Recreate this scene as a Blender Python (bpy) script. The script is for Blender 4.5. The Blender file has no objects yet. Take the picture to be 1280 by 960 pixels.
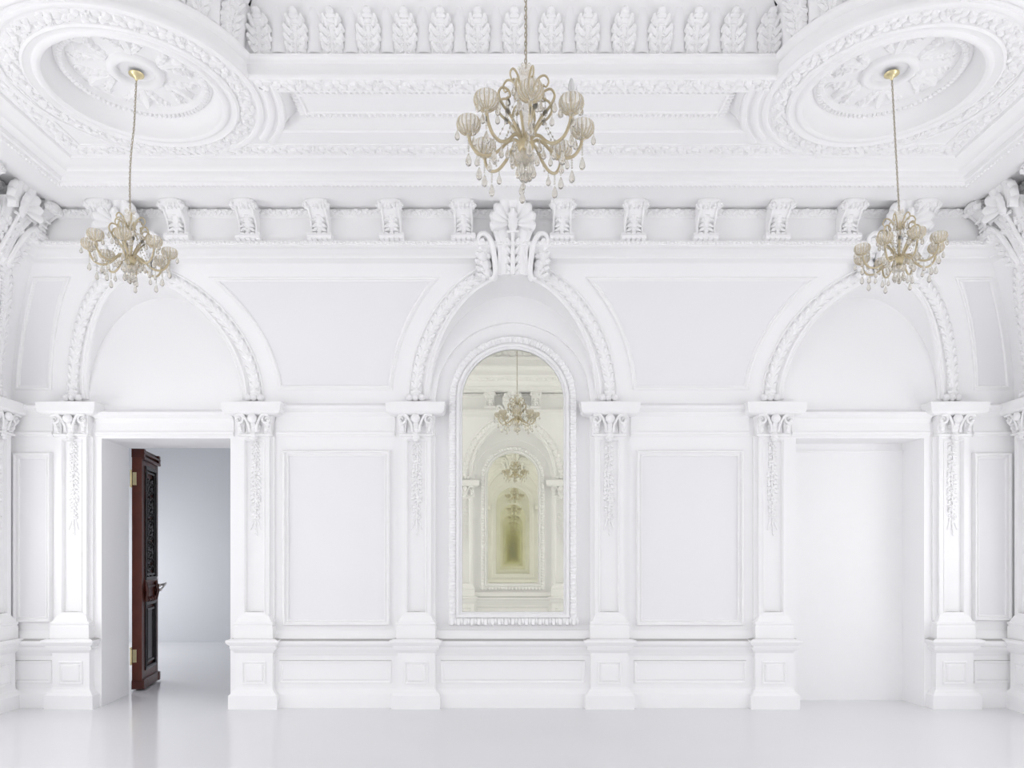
import bpy, math, random
import numpy as np
from mathutils import Matrix, Vector
from mathutils.geometry import tessellate_polygon
random.seed(7)
PI = math.pi
# ------------------------------------------------------------------ measures
U = 115.0            # survey units per metre
H0 = 189.5           # eye height in units
D = 937.0            # room depth (between the two mirror walls)
LX = 627.0           # half width of the room
LY = D / 2
sc = bpy.context.scene
COL = sc.collection

# ------------------------------------------------------------------ camera
cam_d = bpy.data.cameras.new('camera'); cam = bpy.data.objects.new('camera', cam_d); COL.objects.link(cam)
cam.location = (0, -925 / U, H0 / U); cam.rotation_euler = (PI / 2, 0, 0)
cam_d.sensor_width = 36; cam_d.lens = 925 / 1280 * 36
cam_d.shift_x = -1 / 1280; cam_d.shift_y = (694 - 480) / 1280
cam_d.clip_start = .01; cam_d.clip_end = 200
sc.camera = cam
# ------------------------------------------------------------------ world, lights, exposure
w = bpy.data.worlds.new('sky'); sc.world = w; w.use_nodes = True
bg = w.node_tree.nodes['Background']; bg.inputs[0].default_value = (.95, .97, 1, 1); bg.inputs[1].default_value = 1.0
sc.view_settings.view_transform = 'Standard'; sc.view_settings.look = 'None'
sc.view_settings.gamma = 1; sc.view_settings.use_curve_mapping = False
sc.view_settings.exposure = 0.33
sc.cycles.max_bounces = 48; sc.cycles.diffuse_bounces = 8; sc.cycles.glossy_bounces = 48
sc.cycles.transmission_bounces = 10; sc.cycles.transparent_max_bounces = 16
sc.cycles.use_denoising = True; sc.cycles.caustics_reflective = False; sc.cycles.caustics_refractive = False
sc.cycles.sample_clamp_indirect = 6

def area(name, loc, aim, sx, sy, power, col=(1, 1, 1)):
    d = bpy.data.lights.new(name, 'AREA'); d.shape = 'RECTANGLE'; d.size = sx; d.size_y = sy; d.energy = power; d.color = col
    o = bpy.data.objects.new(name, d); COL.objects.link(o)
    o.location = loc; o.rotation_euler = Vector(aim).to_track_quat('-Z', 'Y').to_euler()
    return o
DAY = (1, .988, .99)
WIN_Y = [(-LY + 318.5) / U, -LY / U, (-LY - 318.5) / U]
for y, pl, pr in zip(WIN_Y, (28, 66, 54), (20, 56, 48)):
    area('daylight_left_window', (-(LX + 16) / U, y, 1.95), (1, 0, 0), 2.3, 1.45, pl, DAY)
    area('daylight_right_window', ((LX + 16) / U, y, 1.95), (-1, 0, 0), 2.3, 1.45, pr, DAY)
for x in (-434, 434):
    area('added_rear_fill', (x / U, -(D + 14) / U, 1.85), (0, 1, 0), 1.3, 2.0, 24 if x < 0 else 17, DAY)  # added fill lamps behind the camera, lighting the back wall frontally
area('daylight_back_room', (-965 / U, 430 / U, 1.6), (1, 0, -.15), 1.8, 1.9, 105, (1, .99, 1))

# ------------------------------------------------------------------ materials
def mat(name, col, rough=.5, metal=0, trans=0, ior=1.45, noise=0, nscale=6, bump=0, bscale=60, spec=.5, alpha=1, top_col=None):
    m = bpy.data.materials.new(name); m.use_nodes = True; nt = m.node_tree; b = nt.nodes['Principled BSDF']
    b.inputs['Base Color'].default_value = (*col, 1); b.inputs['Roughness'].default_value = rough
    b.inputs['Metallic'].default_value = metal; b.inputs['Transmission Weight'].default_value = trans
    b.inputs['IOR'].default_value = ior; b.inputs['Specular IOR Level'].default_value = spec
    b.inputs['Alpha'].default_value = alpha
    tc = nt.nodes.new('ShaderNodeTexCoord')
    if noise:
        n = nt.nodes.new('ShaderNodeTexNoise'); n.inputs['Scale'].default_value = nscale; n.inputs['Detail'].default_value = 5
        nt.links.new(tc.outputs['Object'], n.inputs['Vector'])
        r = nt.nodes.new('ShaderNodeMapRange'); r.inputs[3].default_value = 1 - noise; r.inputs[4].default_value = 1 + noise * .25
        nt.links.new(n.outputs['Fac'], r.inputs[0])
        x = nt.nodes.new('ShaderNodeVectorMath'); x.operation = 'SCALE'; x.inputs[0].default_value = col
        nt.links.new(r.outputs[0], x.inputs['Scale']); nt.links.new(x.outputs[0], b.inputs['Base Color'])
    if top_col:                      # darker grey on the upward faces of ledges
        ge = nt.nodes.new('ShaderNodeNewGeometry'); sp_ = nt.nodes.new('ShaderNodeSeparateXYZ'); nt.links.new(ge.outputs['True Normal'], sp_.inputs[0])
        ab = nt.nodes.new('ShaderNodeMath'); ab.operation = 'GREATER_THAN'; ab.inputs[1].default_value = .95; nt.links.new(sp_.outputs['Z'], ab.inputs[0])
        mx = nt.nodes.new('ShaderNodeMix'); mx.data_type = 'RGBA'; mx.inputs[6].default_value = (*col, 1); mx.inputs[7].default_value = (*top_col, 1)
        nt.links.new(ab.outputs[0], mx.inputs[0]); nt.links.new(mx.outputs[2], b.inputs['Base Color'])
    if bump:
        n2 = nt.nodes.new('ShaderNodeTexNoise'); n2.inputs['Scale'].default_value = bscale
        nt.links.new(tc.outputs['Object'], n2.inputs['Vector'])
        bp = nt.nodes.new('ShaderNodeBump'); bp.inputs['Strength'].default_value = bump; bp.inputs['Distance'].default_value = .01
        nt.links.new(n2.outputs['Fac'], bp.inputs['Height']); nt.links.new(bp.outputs[0], b.inputs['Normal'])
    return m
PLASTER = mat('white_plaster', (.90, .898, .903), .55, noise=.012, nscale=2, bump=.06, bscale=25, spec=.25)
ORN = mat('white_plaster_ornament', (.90, .898, .902), .6, noise=.02, nscale=9, spec=.25)
FIELD = mat('greyer_white_panel_paint', (.845, .845, .86), .55, noise=.012, nscale=2, spec=.25)
GREYTOP = mat('white_plaster_grey_ledge', (.90, .898, .902), .6, spec=.25, top_col=(.46, .45, .44))
FLOOR = mat('pale_grey_floor', (.76, .76, .775), .13, noise=.02, nscale=1.2, bump=.02, bscale=3)
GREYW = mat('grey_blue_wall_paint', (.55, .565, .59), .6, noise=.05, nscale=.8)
MIRROR = mat('antique_mirror', (.90, .897, .785), .012, .965, noise=.05, nscale=5)
WOOD = mat('dark_mahogany', (.085, .016, .010), .28, noise=.55, nscale=7)
WOODR = mat('red_mahogany_edge', (.13, .028, .015), .3, noise=.5, nscale=6)
BLACKW = mat('black_carved_wood', (.018, .014, .015), .25, noise=.3, nscale=20)
BRASS = mat('brass', (.80, .70, .42), .3, 1, noise=.15, nscale=30)
STEEL = mat('worn_metal_handle', (.80, .77, .74), .3, .6, noise=.1, nscale=30)
DARKM = mat('dark_hook_metal', (.06, .055, .05), .4, .6, noise=.1, nscale=20)
CHAIN = mat('chain_metal', (.50, .45, .36), .3, 1, noise=.1, nscale=30)
GILT = mat('champagne_glass_arm', (.70, .60, .40), .16, 0, trans=.2, noise=.05, nscale=30)
CUP = mat('ribbed_champagne_glass', (.82, .77, .66), .06, 0, trans=0, alpha=.30, noise=.04, nscale=30)
CRYST = mat('clear_crystal', (.95, .92, .85), .02, 0, trans=.88, ior=1.5, noise=.03, nscale=30)
GOLD = mat('gold_glass_hub', (.86, .74, .48), .15, .3, trans=.3, noise=.1, nscale=30)
BULB = mat('frosted_bulb_glass', (.93, .93, .93), .25, trans=.4, noise=.02, nscale=20)

# ------------------------------------------------------------------ mesh helper, coordinates (x along wall, s out of wall, z above eye)
class G:
    def __init__(s): s.v = []; s.f = []; s.n = 0
    def add(s, V, F):
        V = np.asarray(V, float).reshape(-1, 3); s.v.append(V); k = s.n
        s.f.extend([tuple(i + k for i in f) for f in F]); s.n += len(V)
    def obj(s, name, m, parent=None, origin=(0, 0, 0), smooth=40, raw=False):
        V = np.vstack(s.v)
        if not raw:
            V = V - np.array(origin, float); V = V * np.array([1, -1, 1]) / U
        me = bpy.data.meshes.new(name); me.from_pydata(V.tolist(), [], s.f); me.materials.append(m)
        import bmesh
        b = bmesh.new(); b.from_mesh(me); bmesh.ops.recalc_face_normals(b, faces=b.faces); b.to_mesh(me); b.free()
        if smooth:
            me.shade_smooth()
            try: me.set_sharp_from_angle(angle=math.radians(smooth))
            except Exception: pass
        o = bpy.data.objects.new(name, me); COL.objects.link(o)
        if parent: o.parent = parent
        elif not raw:
            o.location = W(*origin)
        return o
def W(x, s, z): return (x / U, -s / U, (z + H0) / U)
WALLS = {'back': (0, 0, 0), 'front': (0, -D / U, PI), 'left': (-LX / U, -LY / U, PI / 2), 'right': (LX / U, -LY / U, -PI / 2)}
def wloc(wall, x, s, z):
    ox, oy, r = WALLS[wall]; lx, ly = x / U, -s / U; c, n = math.cos(r), math.sin(r)
    return (ox + lx * c - ly * n, oy + lx * n + ly * c, (z + H0) / U), r
def put(o, wall, x, s, z):
    l, r = wloc(wall, x, s, z); o.location = l; o.rotation_euler = (0, 0, r)
def tag(o, label=None, cat=None, group=None, kind=None):
    if label: o['label'] = label
    if cat: o['category'] = cat
    if group: o['group'] = group
    if kind: o['kind'] = kind
    return o
def empty(name, origin=(0, 0, 0)):
    o = bpy.data.objects.new(name, None); COL.objects.link(o); o.location = W(*origin); o.empty_display_size = .1
    return o
KIDS = {}
def copy_tree(o, parent=None):
    c = o.copy(); COL.objects.link(c)
    if parent: c.parent = parent
    for ch in [k for k in bpy.data.objects if k.parent == o and k != c]: copy_tree(ch, c)
    return c
def struct(o, label, cat): return tag(o, label, cat, kind='structure')

# ------------------------------------------------------------------ shape primitives
def grid_faces(nu, nv, cu=False, cv=False):
    F = []
    for i in range(nu if cu else nu - 1):
        for j in range(nv if cv else nv - 1):
            a, b = i, (i + 1) % nu; c, d = j, (j + 1) % nv
            F.append((a * nv + c, b * nv + c, b * nv + d, a * nv + d))
    return F
def box(g, x0, x1, s0, s1, z0, z1):
    V = [(x, s, z) for x in (x0, x1) for s in (s0, s1) for z in (z0, z1)]
    g.add(V, [(0, 1, 3, 2), (4, 6, 7, 5), (0, 4, 5, 1), (2, 3, 7, 6), (0, 2, 6, 4), (1, 5, 7, 3)])
def quad(g, a, b, c, d): g.add([a, b, c, d], [(0, 1, 2, 3)])
def stack(g, cx, rows):            # rows of (half width, depth, z): a pilaster-like block standing on the wall
    V = []
    for hw, s, z in rows: V += [(cx - hw, 0, z), (cx - hw, s, z), (cx + hw, s, z), (cx + hw, 0, z)]
    F = grid_faces(len(rows), 4, cv=True); n = len(rows) * 4
    F += [(0, 1, 2, 3), (n - 4, n - 3, n - 2, n - 1)]
    g.add(V, F)
def lathe(g, prof, cx=0, cs=0, n=48, ax=None):   # prof of (r, z)
    V = [(cx + r * math.cos(t), cs + r * math.sin(t), z) for r, z in prof for t in [2 * PI * k / n for k in range(n)]]
    g.add(V, grid_faces(len(prof), n, cv=True))
def sphere(g, c, r, nu=6, nv=8):
    rx, rs, rz = (r, r, r) if np.isscalar(r) else r
    V = []
    for i in range(nu + 1):
        a = PI * i / nu
        for j in range(nv):
            b = 2 * PI * j / nv
            V.append((c[0] + rx * math.sin(a) * math.cos(b), c[1] + rs * math.sin(a) * math.sin(b), c[2] + rz * math.cos(a)))
    g.add(V, grid_faces(nu + 1, nv, cv=True))
def unit(a): return a / (np.linalg.norm(a, axis=-1, keepdims=True) + 1e-12)
def sweep(g, P, N, prof, closed=False):          # prof of (b, n): b across the path in the surface, n off the surface
    P = np.array(P, float); N = np.array(N, float); N = np.broadcast_to(N, P.shape); n = len(P)
    if closed: d = np.roll(P, -1, 0) - P
    else: d = P[1:] - P[:-1]
    d = unit(d)
    Tn = d if closed else np.vstack([d, d[-1:]]); Tp = np.roll(d, 1, 0) if closed else np.vstack([d[:1], d])
    Bp = unit(np.cross(Tp, N)); Bn = unit(np.cross(Tn, N)); B = unit(Bp + Bn); k = np.clip((B * Bn).sum(1), .35, 1)[:, None]; B = B / k
    V = []
    for b, h in prof: V.append(P + B * b + N * h)
    V = np.stack(V, 1).reshape(-1, 3)
    g.add(V, grid_faces(n, len(prof), cu=closed))
def tube(g, P, r, n=6, caps=True):
    P = np.array(P, float); R = np.broadcast_to(np.array(r, float), (len(P),)); d = unit(np.gradient(P, axis=0))
    up = np.array([0, 0, 1.]) if abs(d[0][2]) < .9 else np.array([1., 0, 0]); V = []
    x = unit(np.cross(d[0], up))
    for i in range(len(P)):
        x = unit(x - d[i] * np.dot(x, d[i])); y = np.cross(d[i], x)
        for k in range(n):
            t = 2 * PI * k / n; V.append(P[i] + R[i] * (x * math.cos(t) + y * math.sin(t)))
    F = grid_faces(len(P), n, cv=True)
    if caps: F += [tuple(range(n)), tuple(range((len(P) - 1) * n, len(P) * n))]
    g.add(V, F)
def smooth_path(pts, m=8):
    pts = [np.array(p, float) for p in pts]; q = [2 * pts[0] - pts[1]] + pts + [2 * pts[-1] - pts[-2]]; out = []
    for i in range(1, len(q) - 2):
        for k in range(m):
            t = k / m; a, b, c, d = q[i - 1:i + 3]
            out.append(.5 * ((2 * b) + (c - a) * t + (2 * a - 5 * b + 4 * c - d) * t * t + (3 * b - a - 3 * c + d) * t ** 3))
    out.append(pts[-1]); return np.array(out)
LEAFC = {}
def leaf_shape(nl, nu, nv, curl):
    key = (nl, nu, nv, curl)
    if key in LEAFC: return LEAFC[key]
    u = np.linspace(0, 1, nu)[:, None]; v = np.linspace(-1, 1, nv)[None, :]
    env = np.sin(PI * (.10 + .86 * u)) ** .5
    lob = .62 + .38 * np.abs(np.cos(PI * nl * u)) ** .8
    wv = env * np.where(np.abs(v) > .5, lob, 1) * v
    back = -.07 * np.abs(v) ** 2 * np.abs(np.sin(PI * nl * u))
    h = (1 - np.abs(v) ** 3) * (.45 + .25 * np.abs(np.cos(PI * nl * u)))
    h = h * (.55 + .45 * np.abs(np.sin(v * PI * 1.5 + .0)) + .35 * (np.abs(v) < .12))
    h = h + curl * u ** 3 * (1 - .4 * v ** 2)
    edge = (np.abs(v) > .99) | (u < .001) | (u > .999)
    h = np.where(edge, -.12, h)
    uu = np.broadcast_to(u, h.shape) + back
    LEAFC[key] = (uu.ravel(), np.broadcast_to(wv, h.shape).ravel(), h.ravel(), grid_faces(nu, nv)); return LEAFC[key]
def leaf(g, O, A, N, L, Wd, R, nl=3, nu=13, nv=7, curl=.6, f=None):
    """acanthus leaf relief lying on a surface: O root, A growth direction, N surface normal"""
    O = np.array(O, float); A = unit(np.array(A, float)); N = unit(np.array(N, float)); B = np.cross(A, N)
    u, wv, h, F = leaf_shape(nl, nu, nv, curl)
    if f is None: V = O + np.outer(u * L, A) + np.outer(wv * Wd, B) + np.outer(h * R, N)
    else: V = f(u * L, wv * Wd, h * R)
    g.add(V, F)
def spiral(c, ax, ay, r0, turns, t0=0, sgn=1, n=22, rend=.15):
    out = []
    for k in range(n):
        t = k / (n - 1); a = t0 + sgn * turns * 2 * PI * t; r = r0 * (1 - (1 - rend) * t)
        out.append(np.array(c) + np.array(ax) * r * math.cos(a) + np.array(ay) * r * math.sin(a))
    return out
def rosette(g, c, N, A, r, h, n=5):
    N = unit(np.array(N, float)); A = unit(np.array(A, float)); B = np.cross(N, A); c = np.array(c, float)
    for k in range(n):
        t = 2 * PI * k / n; d = A * math.cos(t) + B * math.sin(t)
        leaf(g, c, d, N, r, r * .42, h, nl=1, nu=5, nv=5, curl=.2)
    V = [];
    for i in range(4):
        a = PI / 2 * i / 3
        for j in range(6):
            b = PI / 3 * j; V.append(c + (A * math.cos(b) + B * math.sin(b)) * r * .28 * math.cos(a) + N * h * (.5 + .7 * math.sin(a)))
    g.add(V, grid_faces(4, 6, cv=True))
def leaf_band(g, P, N, wd, R, closed=False, step=None):
    """running acanthus scroll along a path of points (surface normals N), band width wd"""
    P = np.array(P, float); N = np.broadcast_to(np.array(N, float), P.shape)
    if closed: P = np.vstack([P, P[:1]]); N = np.vstack([N, N[:1]])
    seg = np.linalg.norm(P[1:] - P[:-1], axis=1); L = np.concatenate([[0], np.cumsum(seg)]); tot = L[-1]
    step = step or wd * .8; n = max(2, int(round(tot / step)))
    for k in range(n):
        t = (k + .5) * tot / n; i = min(np.searchsorted(L, t) - 1, len(seg) - 1); i = max(i, 0)
        q = (t - L[i]) / (seg[i] + 1e-9); c = P[i] * (1 - q) + P[i + 1] * q; nn = unit(N[i] * (1 - q) + N[i + 1] * q)
        T = unit(P[i + 1] - P[i]); B = np.cross(T, nn); sg = 1 if k % 2 else -1
        j = random.uniform(-.15, .15)
        leaf(g, c - B * sg * wd * .38 - T * step * .5, T * (.85 + j) + B * sg * .75, nn, wd * .98, wd * .30, R, nl=3, nu=9, nv=5, curl=.5)
        leaf(g, c - B * sg * wd * .30, T * .9 - B * sg * (.1 + j), nn, wd * .6, wd * .22, R * .8, nl=2, nu=7, nv=5, curl=.3)
        if k % 3 == 0:
            rosette(g, c + B * sg * wd * .22, nn, T, wd * .26, R * .9, 5)
def beads(g, P, N, r, step, closed=False, sq=1.0, n=6):
    P = np.array(P, float); N = np.broadcast_to(np.array(N, float), P.shape)
    if closed: P = np.vstack([P, P[:1]]); N = np.vstack([N, N[:1]])
    seg = np.linalg.norm(P[1:] - P[:-1], axis=1); L = np.concatenate([[0], np.cumsum(seg)]); m = max(1, int(round(L[-1] / step)))
    for k in range(m):
        t = (k + .5) * L[-1] / m; i = max(min(np.searchsorted(L, t) - 1, len(seg) - 1), 0); q = (t - L[i]) / (seg[i] + 1e-9)
        c = P[i] * (1 - q) + P[i + 1] * q; T = unit(P[i + 1] - P[i]); nn = unit(N[i]); B = np.cross(T, nn); V = []
        for a in range(5):
            aa = PI * a / 4
            for b in range(n):
                bb = 2 * PI * b / n
                V.append(c + B * r * sq * math.cos(aa) + T * r * math.sin(aa) * math.cos(bb) + nn * r * math.sin(aa) * math.sin(bb))
        g.add(V, grid_faces(5, n, cv=True))

# ------------------------------------------------------------------ the coved upper wall
ZS, RC, ZT = 184.0, 184.0, 345.0
def cove(z):
    k = min(max((z - ZS) / RC, 0), .999); return RC * (1 - math.sqrt(1 - k * k))
def covn(z):
    k = min(max((z - ZS) / RC, 0), .96); return np.array([0, math.sqrt(1 - k * k), -k])
def cp(x, z, off=0): return np.array([x, cove(z), z]) + covn(z) * off

def wallplane(g, x0, x1, z0, z1, holes, s=0):
    xs = sorted({x0, x1, *[h[0] for h in holes], *[h[1] for h in holes]}); zs = sorted({z0, z1, *[h[2] for h in holes], *[h[3] for h in holes]})
    for i in range(len(xs) - 1):
        for j in range(len(zs) - 1):
            cx, cz = (xs[i] + xs[i + 1]) / 2, (zs[j] + zs[j + 1]) / 2
            if any(h[0] < cx < h[1] and h[2] < cz < h[3] for h in holes): continue
            quad(g, (xs[i], s, zs[j]), (xs[i + 1], s, zs[j]), (xs[i + 1], s, zs[j + 1]), (xs[i], s, zs[j + 1]))
def cove_wall(g, Lw, arches):        # arches (centre, a, b)
    zb = 195.0; xs = set(np.linspace(-Lw, Lw, 2).tolist()); edges = []
    for c, a, b in arches:
        for k in range(33): xs.add(round(c - a * math.cos(PI * k / 32), 5))
    xs |= {Lw - 110, -(Lw - 110)}
    for x in np.arange(-Lw, Lw, 30):
        if not any(abs(x - c) < a for c, a, b in arches): xs.add(float(x))
    xs = sorted(xs); n = 14
    def zlow(x):
        for c, a, b in arches:
            if abs(x - c) < a - 1e-6: return zb + b * math.sqrt(1 - ((x - c) / a) ** 2)
        return ZS - 2
    def xm(x, z):
        if abs(x) <= Lw - 110: return x
        sg = 1 if x > 0 else -1; return sg * ((Lw - 110) + (abs(x) - Lw + 110) / 110 * (110 - cove(z)))
    for i in range(len(xs) - 1):
        xa, xb = xs[i], xs[i + 1]; m = (xa + xb) / 2; inside = zlow(m) > ZS
        za = zlow(xa); zbb = zlow(xb)
        if inside:
            za = max(za, zb); zbb = max(zbb, zb)
        else: za = zbb = ZS - 2
        if xb - xa < 1e-4: continue
        V = []
        for x, zl in ((xa, za), (xb, zbb)):
            for j in range(n):
                z = zl + (ZT + 4 - zl) * j / (n - 1); V.append((xm(x, z), cove(z), z))
        g.add(V, grid_faces(2, n))
    for c, a, b in arches:             # soffit of each arch, back to the tympanum
        V = []
        for k in range(41):
            t = PI * k / 40; x = c - a * math.cos(t); z = zb + b * math.sin(t); V += [(x, 0, z), (x, cove(z) + .05, z)]
        g.add(V, grid_faces(41, 2))
def ell(c, a, b, z0=195, n=48, t0=0., t1=1.):
    return [(c - a * math.cos(PI * (t0 + (t1 - t0) * k / n)), z0 + b * math.sin(PI * (t0 + (t1 - t0) * k / n))) for k in range(n + 1)]

# ------------------------------------------------------------------ floor, walls
g = G(); box(g, -LX - 60, LX + 60, -45, D + 20, -H0 - 6, -H0); box(g, -1000, -300, -700, -45, -H0 - 6, -H0)
struct(g.obj('floor', FLOOR, smooth=0), 'glossy pale grey poured floor reflecting the white wall', 'floor')

g = G()
DOOR = (-514, -353, -H0, 146); NICHE = (354, 514, -H0, 146)
wallplane(g, -LX, LX, -H0, 345, [DOOR, NICHE, (-104, 104, -94, 300)])
# door reveal, splayed; niche reveal
Q = 85
quad(g, (-514, 0, -H0), (-514, 0, 146), (-524, -Q, 146), (-524, -Q, -H0)); quad(g, (-353, 0, -H0), (-353, 0, 146), (-343, -Q, 146), (-343, -Q, -H0))
quad(g, (-514, 0, 146), (-353, 0, 146), (-343, -Q, 146), (-524, -Q, 146))
q = -43
quad(g, (354, 0, -H0), (354, 0, 146), (354, q, 146), (354, q, -H0)); quad(g, (514, 0, -H0), (514, 0, 146), (509, q, 146), (509, q, -H0))
quad(g, (354, 0, 146), (514, 0, 146), (509, q, 146), (354, q, 146)); quad(g, (354, q, -H0), (509, q, -H0), (509, q, 146), (354, q, 146))
# central mirror recess: flat field with an arched opening of radius 97
V = []; F = []
def arc_field(g, x0, x1, z1, r, zb, s):
    for k in range(40):
        a, b = -r + 2 * r * k / 40, -r + 2 * r * (k + 1) / 40
        za = 194 + math.sqrt(max(r * r - a * a, 0)); zc = 194 + math.sqrt(max(r * r - b * b, 0))
        quad(g, (a, s, za), (b, s, zc), (b, s, z1), (a, s, z1))
        quad(g, (a, s, za), (b, s, zc), (b, s - 6, zc), (a, s - 6, za))
    for sg in (-1, 1):
        quad(g, (sg * r, s, zb), (sg * x1, s, zb), (sg * x1, s, z1), (sg * r, s, z1))
        quad(g, (sg * r, s, zb), (sg * r, s - 6, zb), (sg * r, s - 6, 194), (sg * r, s, 194))
    quad(g, (-r, s, zb), (r, s, zb), (r, s - 6, zb), (-r, s - 6, zb))
    quad(g, (-x1, s - 6, zb - 5), (x1, s - 6, zb - 5), (x1, s - 6, z1), (-x1, s - 6, z1))
arc_field(g, -104, 104, 345, 97, -94, .02)
cove_wall(g, LX, [(-434, 96, 127), (0, 103, 129), (434, 96, 127)])
struct(g.obj('wall_back', PLASTER, smooth=25), 'white plaster wall facing us, with three arched bays', 'wall')

g = G()
RW = [(-514, -354, -94, 146), (354, 514, -94, 146)]
wallplane(g, -LX, LX, -H0, 345, RW + [(-104, 104, -94, 300)]); arc_field(g, -104, 104, 345, 97, -94, .02)
cove_wall(g, LX, [(-434, 96, 127), (0, 103, 129), (434, 96, 127)])
o = g.obj('wall_front', PLASTER, smooth=25); put(o, 'front', 0, 0, -H0); o.location.z = H0 / U
struct(o, 'opposite white wall with mirror niche, seen reflected in the mirror', 'wall')
SW = [(c - 82, c + 82, -96, 168) for c in (-318.5, 0, 318.5)]
for nm in ('left', 'right'):
    g = G(); wallplane(g, -LY, LY, -H0, 345, SW); cove_wall(g, LY, [(-318.5, 103, 129), (0, 103, 129), (318.5, 103, 129)])
    o = g.obj('wall_' + nm, PLASTER, smooth=25); put(o, nm, 0, 0, 0)
    struct(o, 'white plaster side wall at the %s edge with arched bay' % nm, 'wall')
# unseen side-wall windows that let daylight in; rear-wall pair added for frontal fill light
def window(n, wall, c, hw, z0, z1):
    g = G()
    for x in (c - hw, c + hw): box(g, x - 4, x + 4, -9, 4, z0 - 4, z1 + 4)
    for z in (z0, z1): box(g, c - hw - 4, c + hw + 4, -9, 4, z - 4, z + 4)
    box(g, c - 1.5, c + 1.5, -7, -3, z0, z1); box(g, c - hw, c + hw, -7, -3, (z0 + z1) / 2 + 30, (z0 + z1) / 2 + 33)
    o = g.obj('window_%d' % n, ORN, smooth=0); put(o, wall, 0, 0, 0)
    struct(o, 'white window frame in the %s wall, bay %s' % (wall, ['nearest the mirror wall', 'in the middle', 'nearest the camera'][(n - 1) % 3] if n < 7 else ['by the left, added for frontal fill light', 'by the right, added for frontal fill light'][n % 2]), 'window')
for i, c in enumerate((318.5, 0, -318.5)): window(i + 1, 'left', c, 82, -96, 168); window(i + 4, 'right', -c, 82, -96, 168)
window(7, 'front', 434, 80, -94, 146); window(8, 'front', -434, 80, -94, 146)  # invented rear windows, added to go with the frontal fill lamps

# room behind the open door
g = G()
def qx(x): quad(g, (x, -Q, -H0), (x, -690, -H0), (x, -690, 300), (x, -Q, 300))
quad(g, (-1000, -690, -H0), (-300, -690, -H0), (-300, -690, 300), (-1000, -690, 300)); qx(-1000); qx(-300)
quad(g, (-1000, -Q, 300), (-300, -Q, 300), (-300, -690, 300), (-1000, -690, 300))
wallplane(g, -1000, -300, -H0, 300, [(-524, -343, -H0, 146)], s=-Q)
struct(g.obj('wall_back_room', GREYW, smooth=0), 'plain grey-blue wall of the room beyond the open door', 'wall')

# ------------------------------------------------------------------ room-long profiles
def loop(g, prof, n=1):
    V = []
    for p, z in prof:
        V += [(-LX + p, p, z), (LX - p, p, z), (LX - p, D - p, z), (-LX + p, D - p, z)]
    g.add(V, grid_faces(len(prof), 4, cv=True))
def loop_path(p, z, d=12):
    out = []; cs = [(-LX + p, p), (LX - p, p), (LX - p, D - p), (-LX + p, D - p)]
    for i in range(4):
        a, b = np.array(cs[i]), np.array(cs[(i + 1) % 4]); m = max(1, int(np.linalg.norm(b - a) / d))
        for k in range(m): q = a + (b - a) * k / m; out.append((q[0], q[1], z))
    return out
g = G()
loop(g, [(74, 333), (80, 334.5), (83, 336.5), (86, 336.8), (88, 339), (94, 341), (98, 342), (99.5, 344), (102, 345), (102, 350), (99, 351), (95, 351)])
beads(g, loop_path(101.5, 347.5), (0, 0, -1), 1.9, 4.6, closed=True)
struct(g.obj('trim_1', ORN), 'beaded lower cornice moulding running above the arches', 'moulding')
g = G(); loop(g, [(95, 345), (95, 390)]); struct(g.obj('trim_2', PLASTER), 'plain flat frieze band behind the row of brackets', 'frieze')
g = G(); loop(g, [(94, 378), (96, 377.5), (98, 380), (99, 385), (98, 386.5), (94, 386.5)])
P = loop_path(98.6, 382.5, 12)
cc = [(LX - 98.6) * 2, D - 197.2]
def inward(P, z=0):
    out = []
    for x, s, zz in P:
        dx = [x + LX, LX - x, s, D - s]; i = int(np.argmin(dx)); out.append([(1, 0, z), (-1, 0, z), (0, 1, z), (0, -1, z)][i])
    return out
leaf_band(g, P, inward(P, -.3), 8, 1.6, closed=True, step=6)
struct(g.obj('trim_3', ORN), 'narrow leaf-carved strip along the top of the frieze', 'moulding')
g = G()
loop(g, [(93, 388.5), (117, 388.5), (119, 386.5), (149, 386.5), (152, 384), (157, 383.5), (158, 386), (160, 387), (161, 391), (168, 392.5), (170, 392), (170.5, 389.5), (173, 390), (176, 394), (182, 397), (184, 397.5), (185, 400)])
P = loop_path(156, 383.5); beads(g, P, (0, 0, -1), 1.5, 5, closed=True)
struct(g.obj('trim_4', ORN), 'deep stepped crown cornice between the brackets and the ceiling', 'cornice')

# ------------------------------------------------------------------ ceiling
RCX, RCY = 325.0, LY - 287.0     # ring centres, from the room centre
def rc(x, y, z): return (x, LY - y, z)      # room-centre coords to (x, s, z)
def quadrants(pts):                          # pts for x<0,y>0 ... mirrored into a closed outline
    a = pts; b = [(-x, y) for x, y in reversed(a)]; c = [(-x, -y) for x, y in a]; d = [(x, -y) for x, y in reversed(a)]
    return a + b + c + d
IX, IY, RR = LX - 304.0, LY - 304.0, 104.0
def inner_outline():
    t0 = math.asin((IY - RCY) / RR); t1 = math.acos(max(-1, min(1, (IX - RCX) / RR)))
    # quadrant x<0, y>0: circle centre (-RCX, RCY); from the side edge to the back edge
    a0 = -PI / 2 + math.asin((RCX - IX) / RR); a1 = math.asin((IY - RCY) / RR); pts = []
    for k in range(25):
        a = a0 + (a1 - a0) * k / 24; pts.append((-RCX + RR * math.cos(a), RCY + RR * math.sin(a)))
    return quadrants(pts)
INNER = inner_outline()
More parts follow.
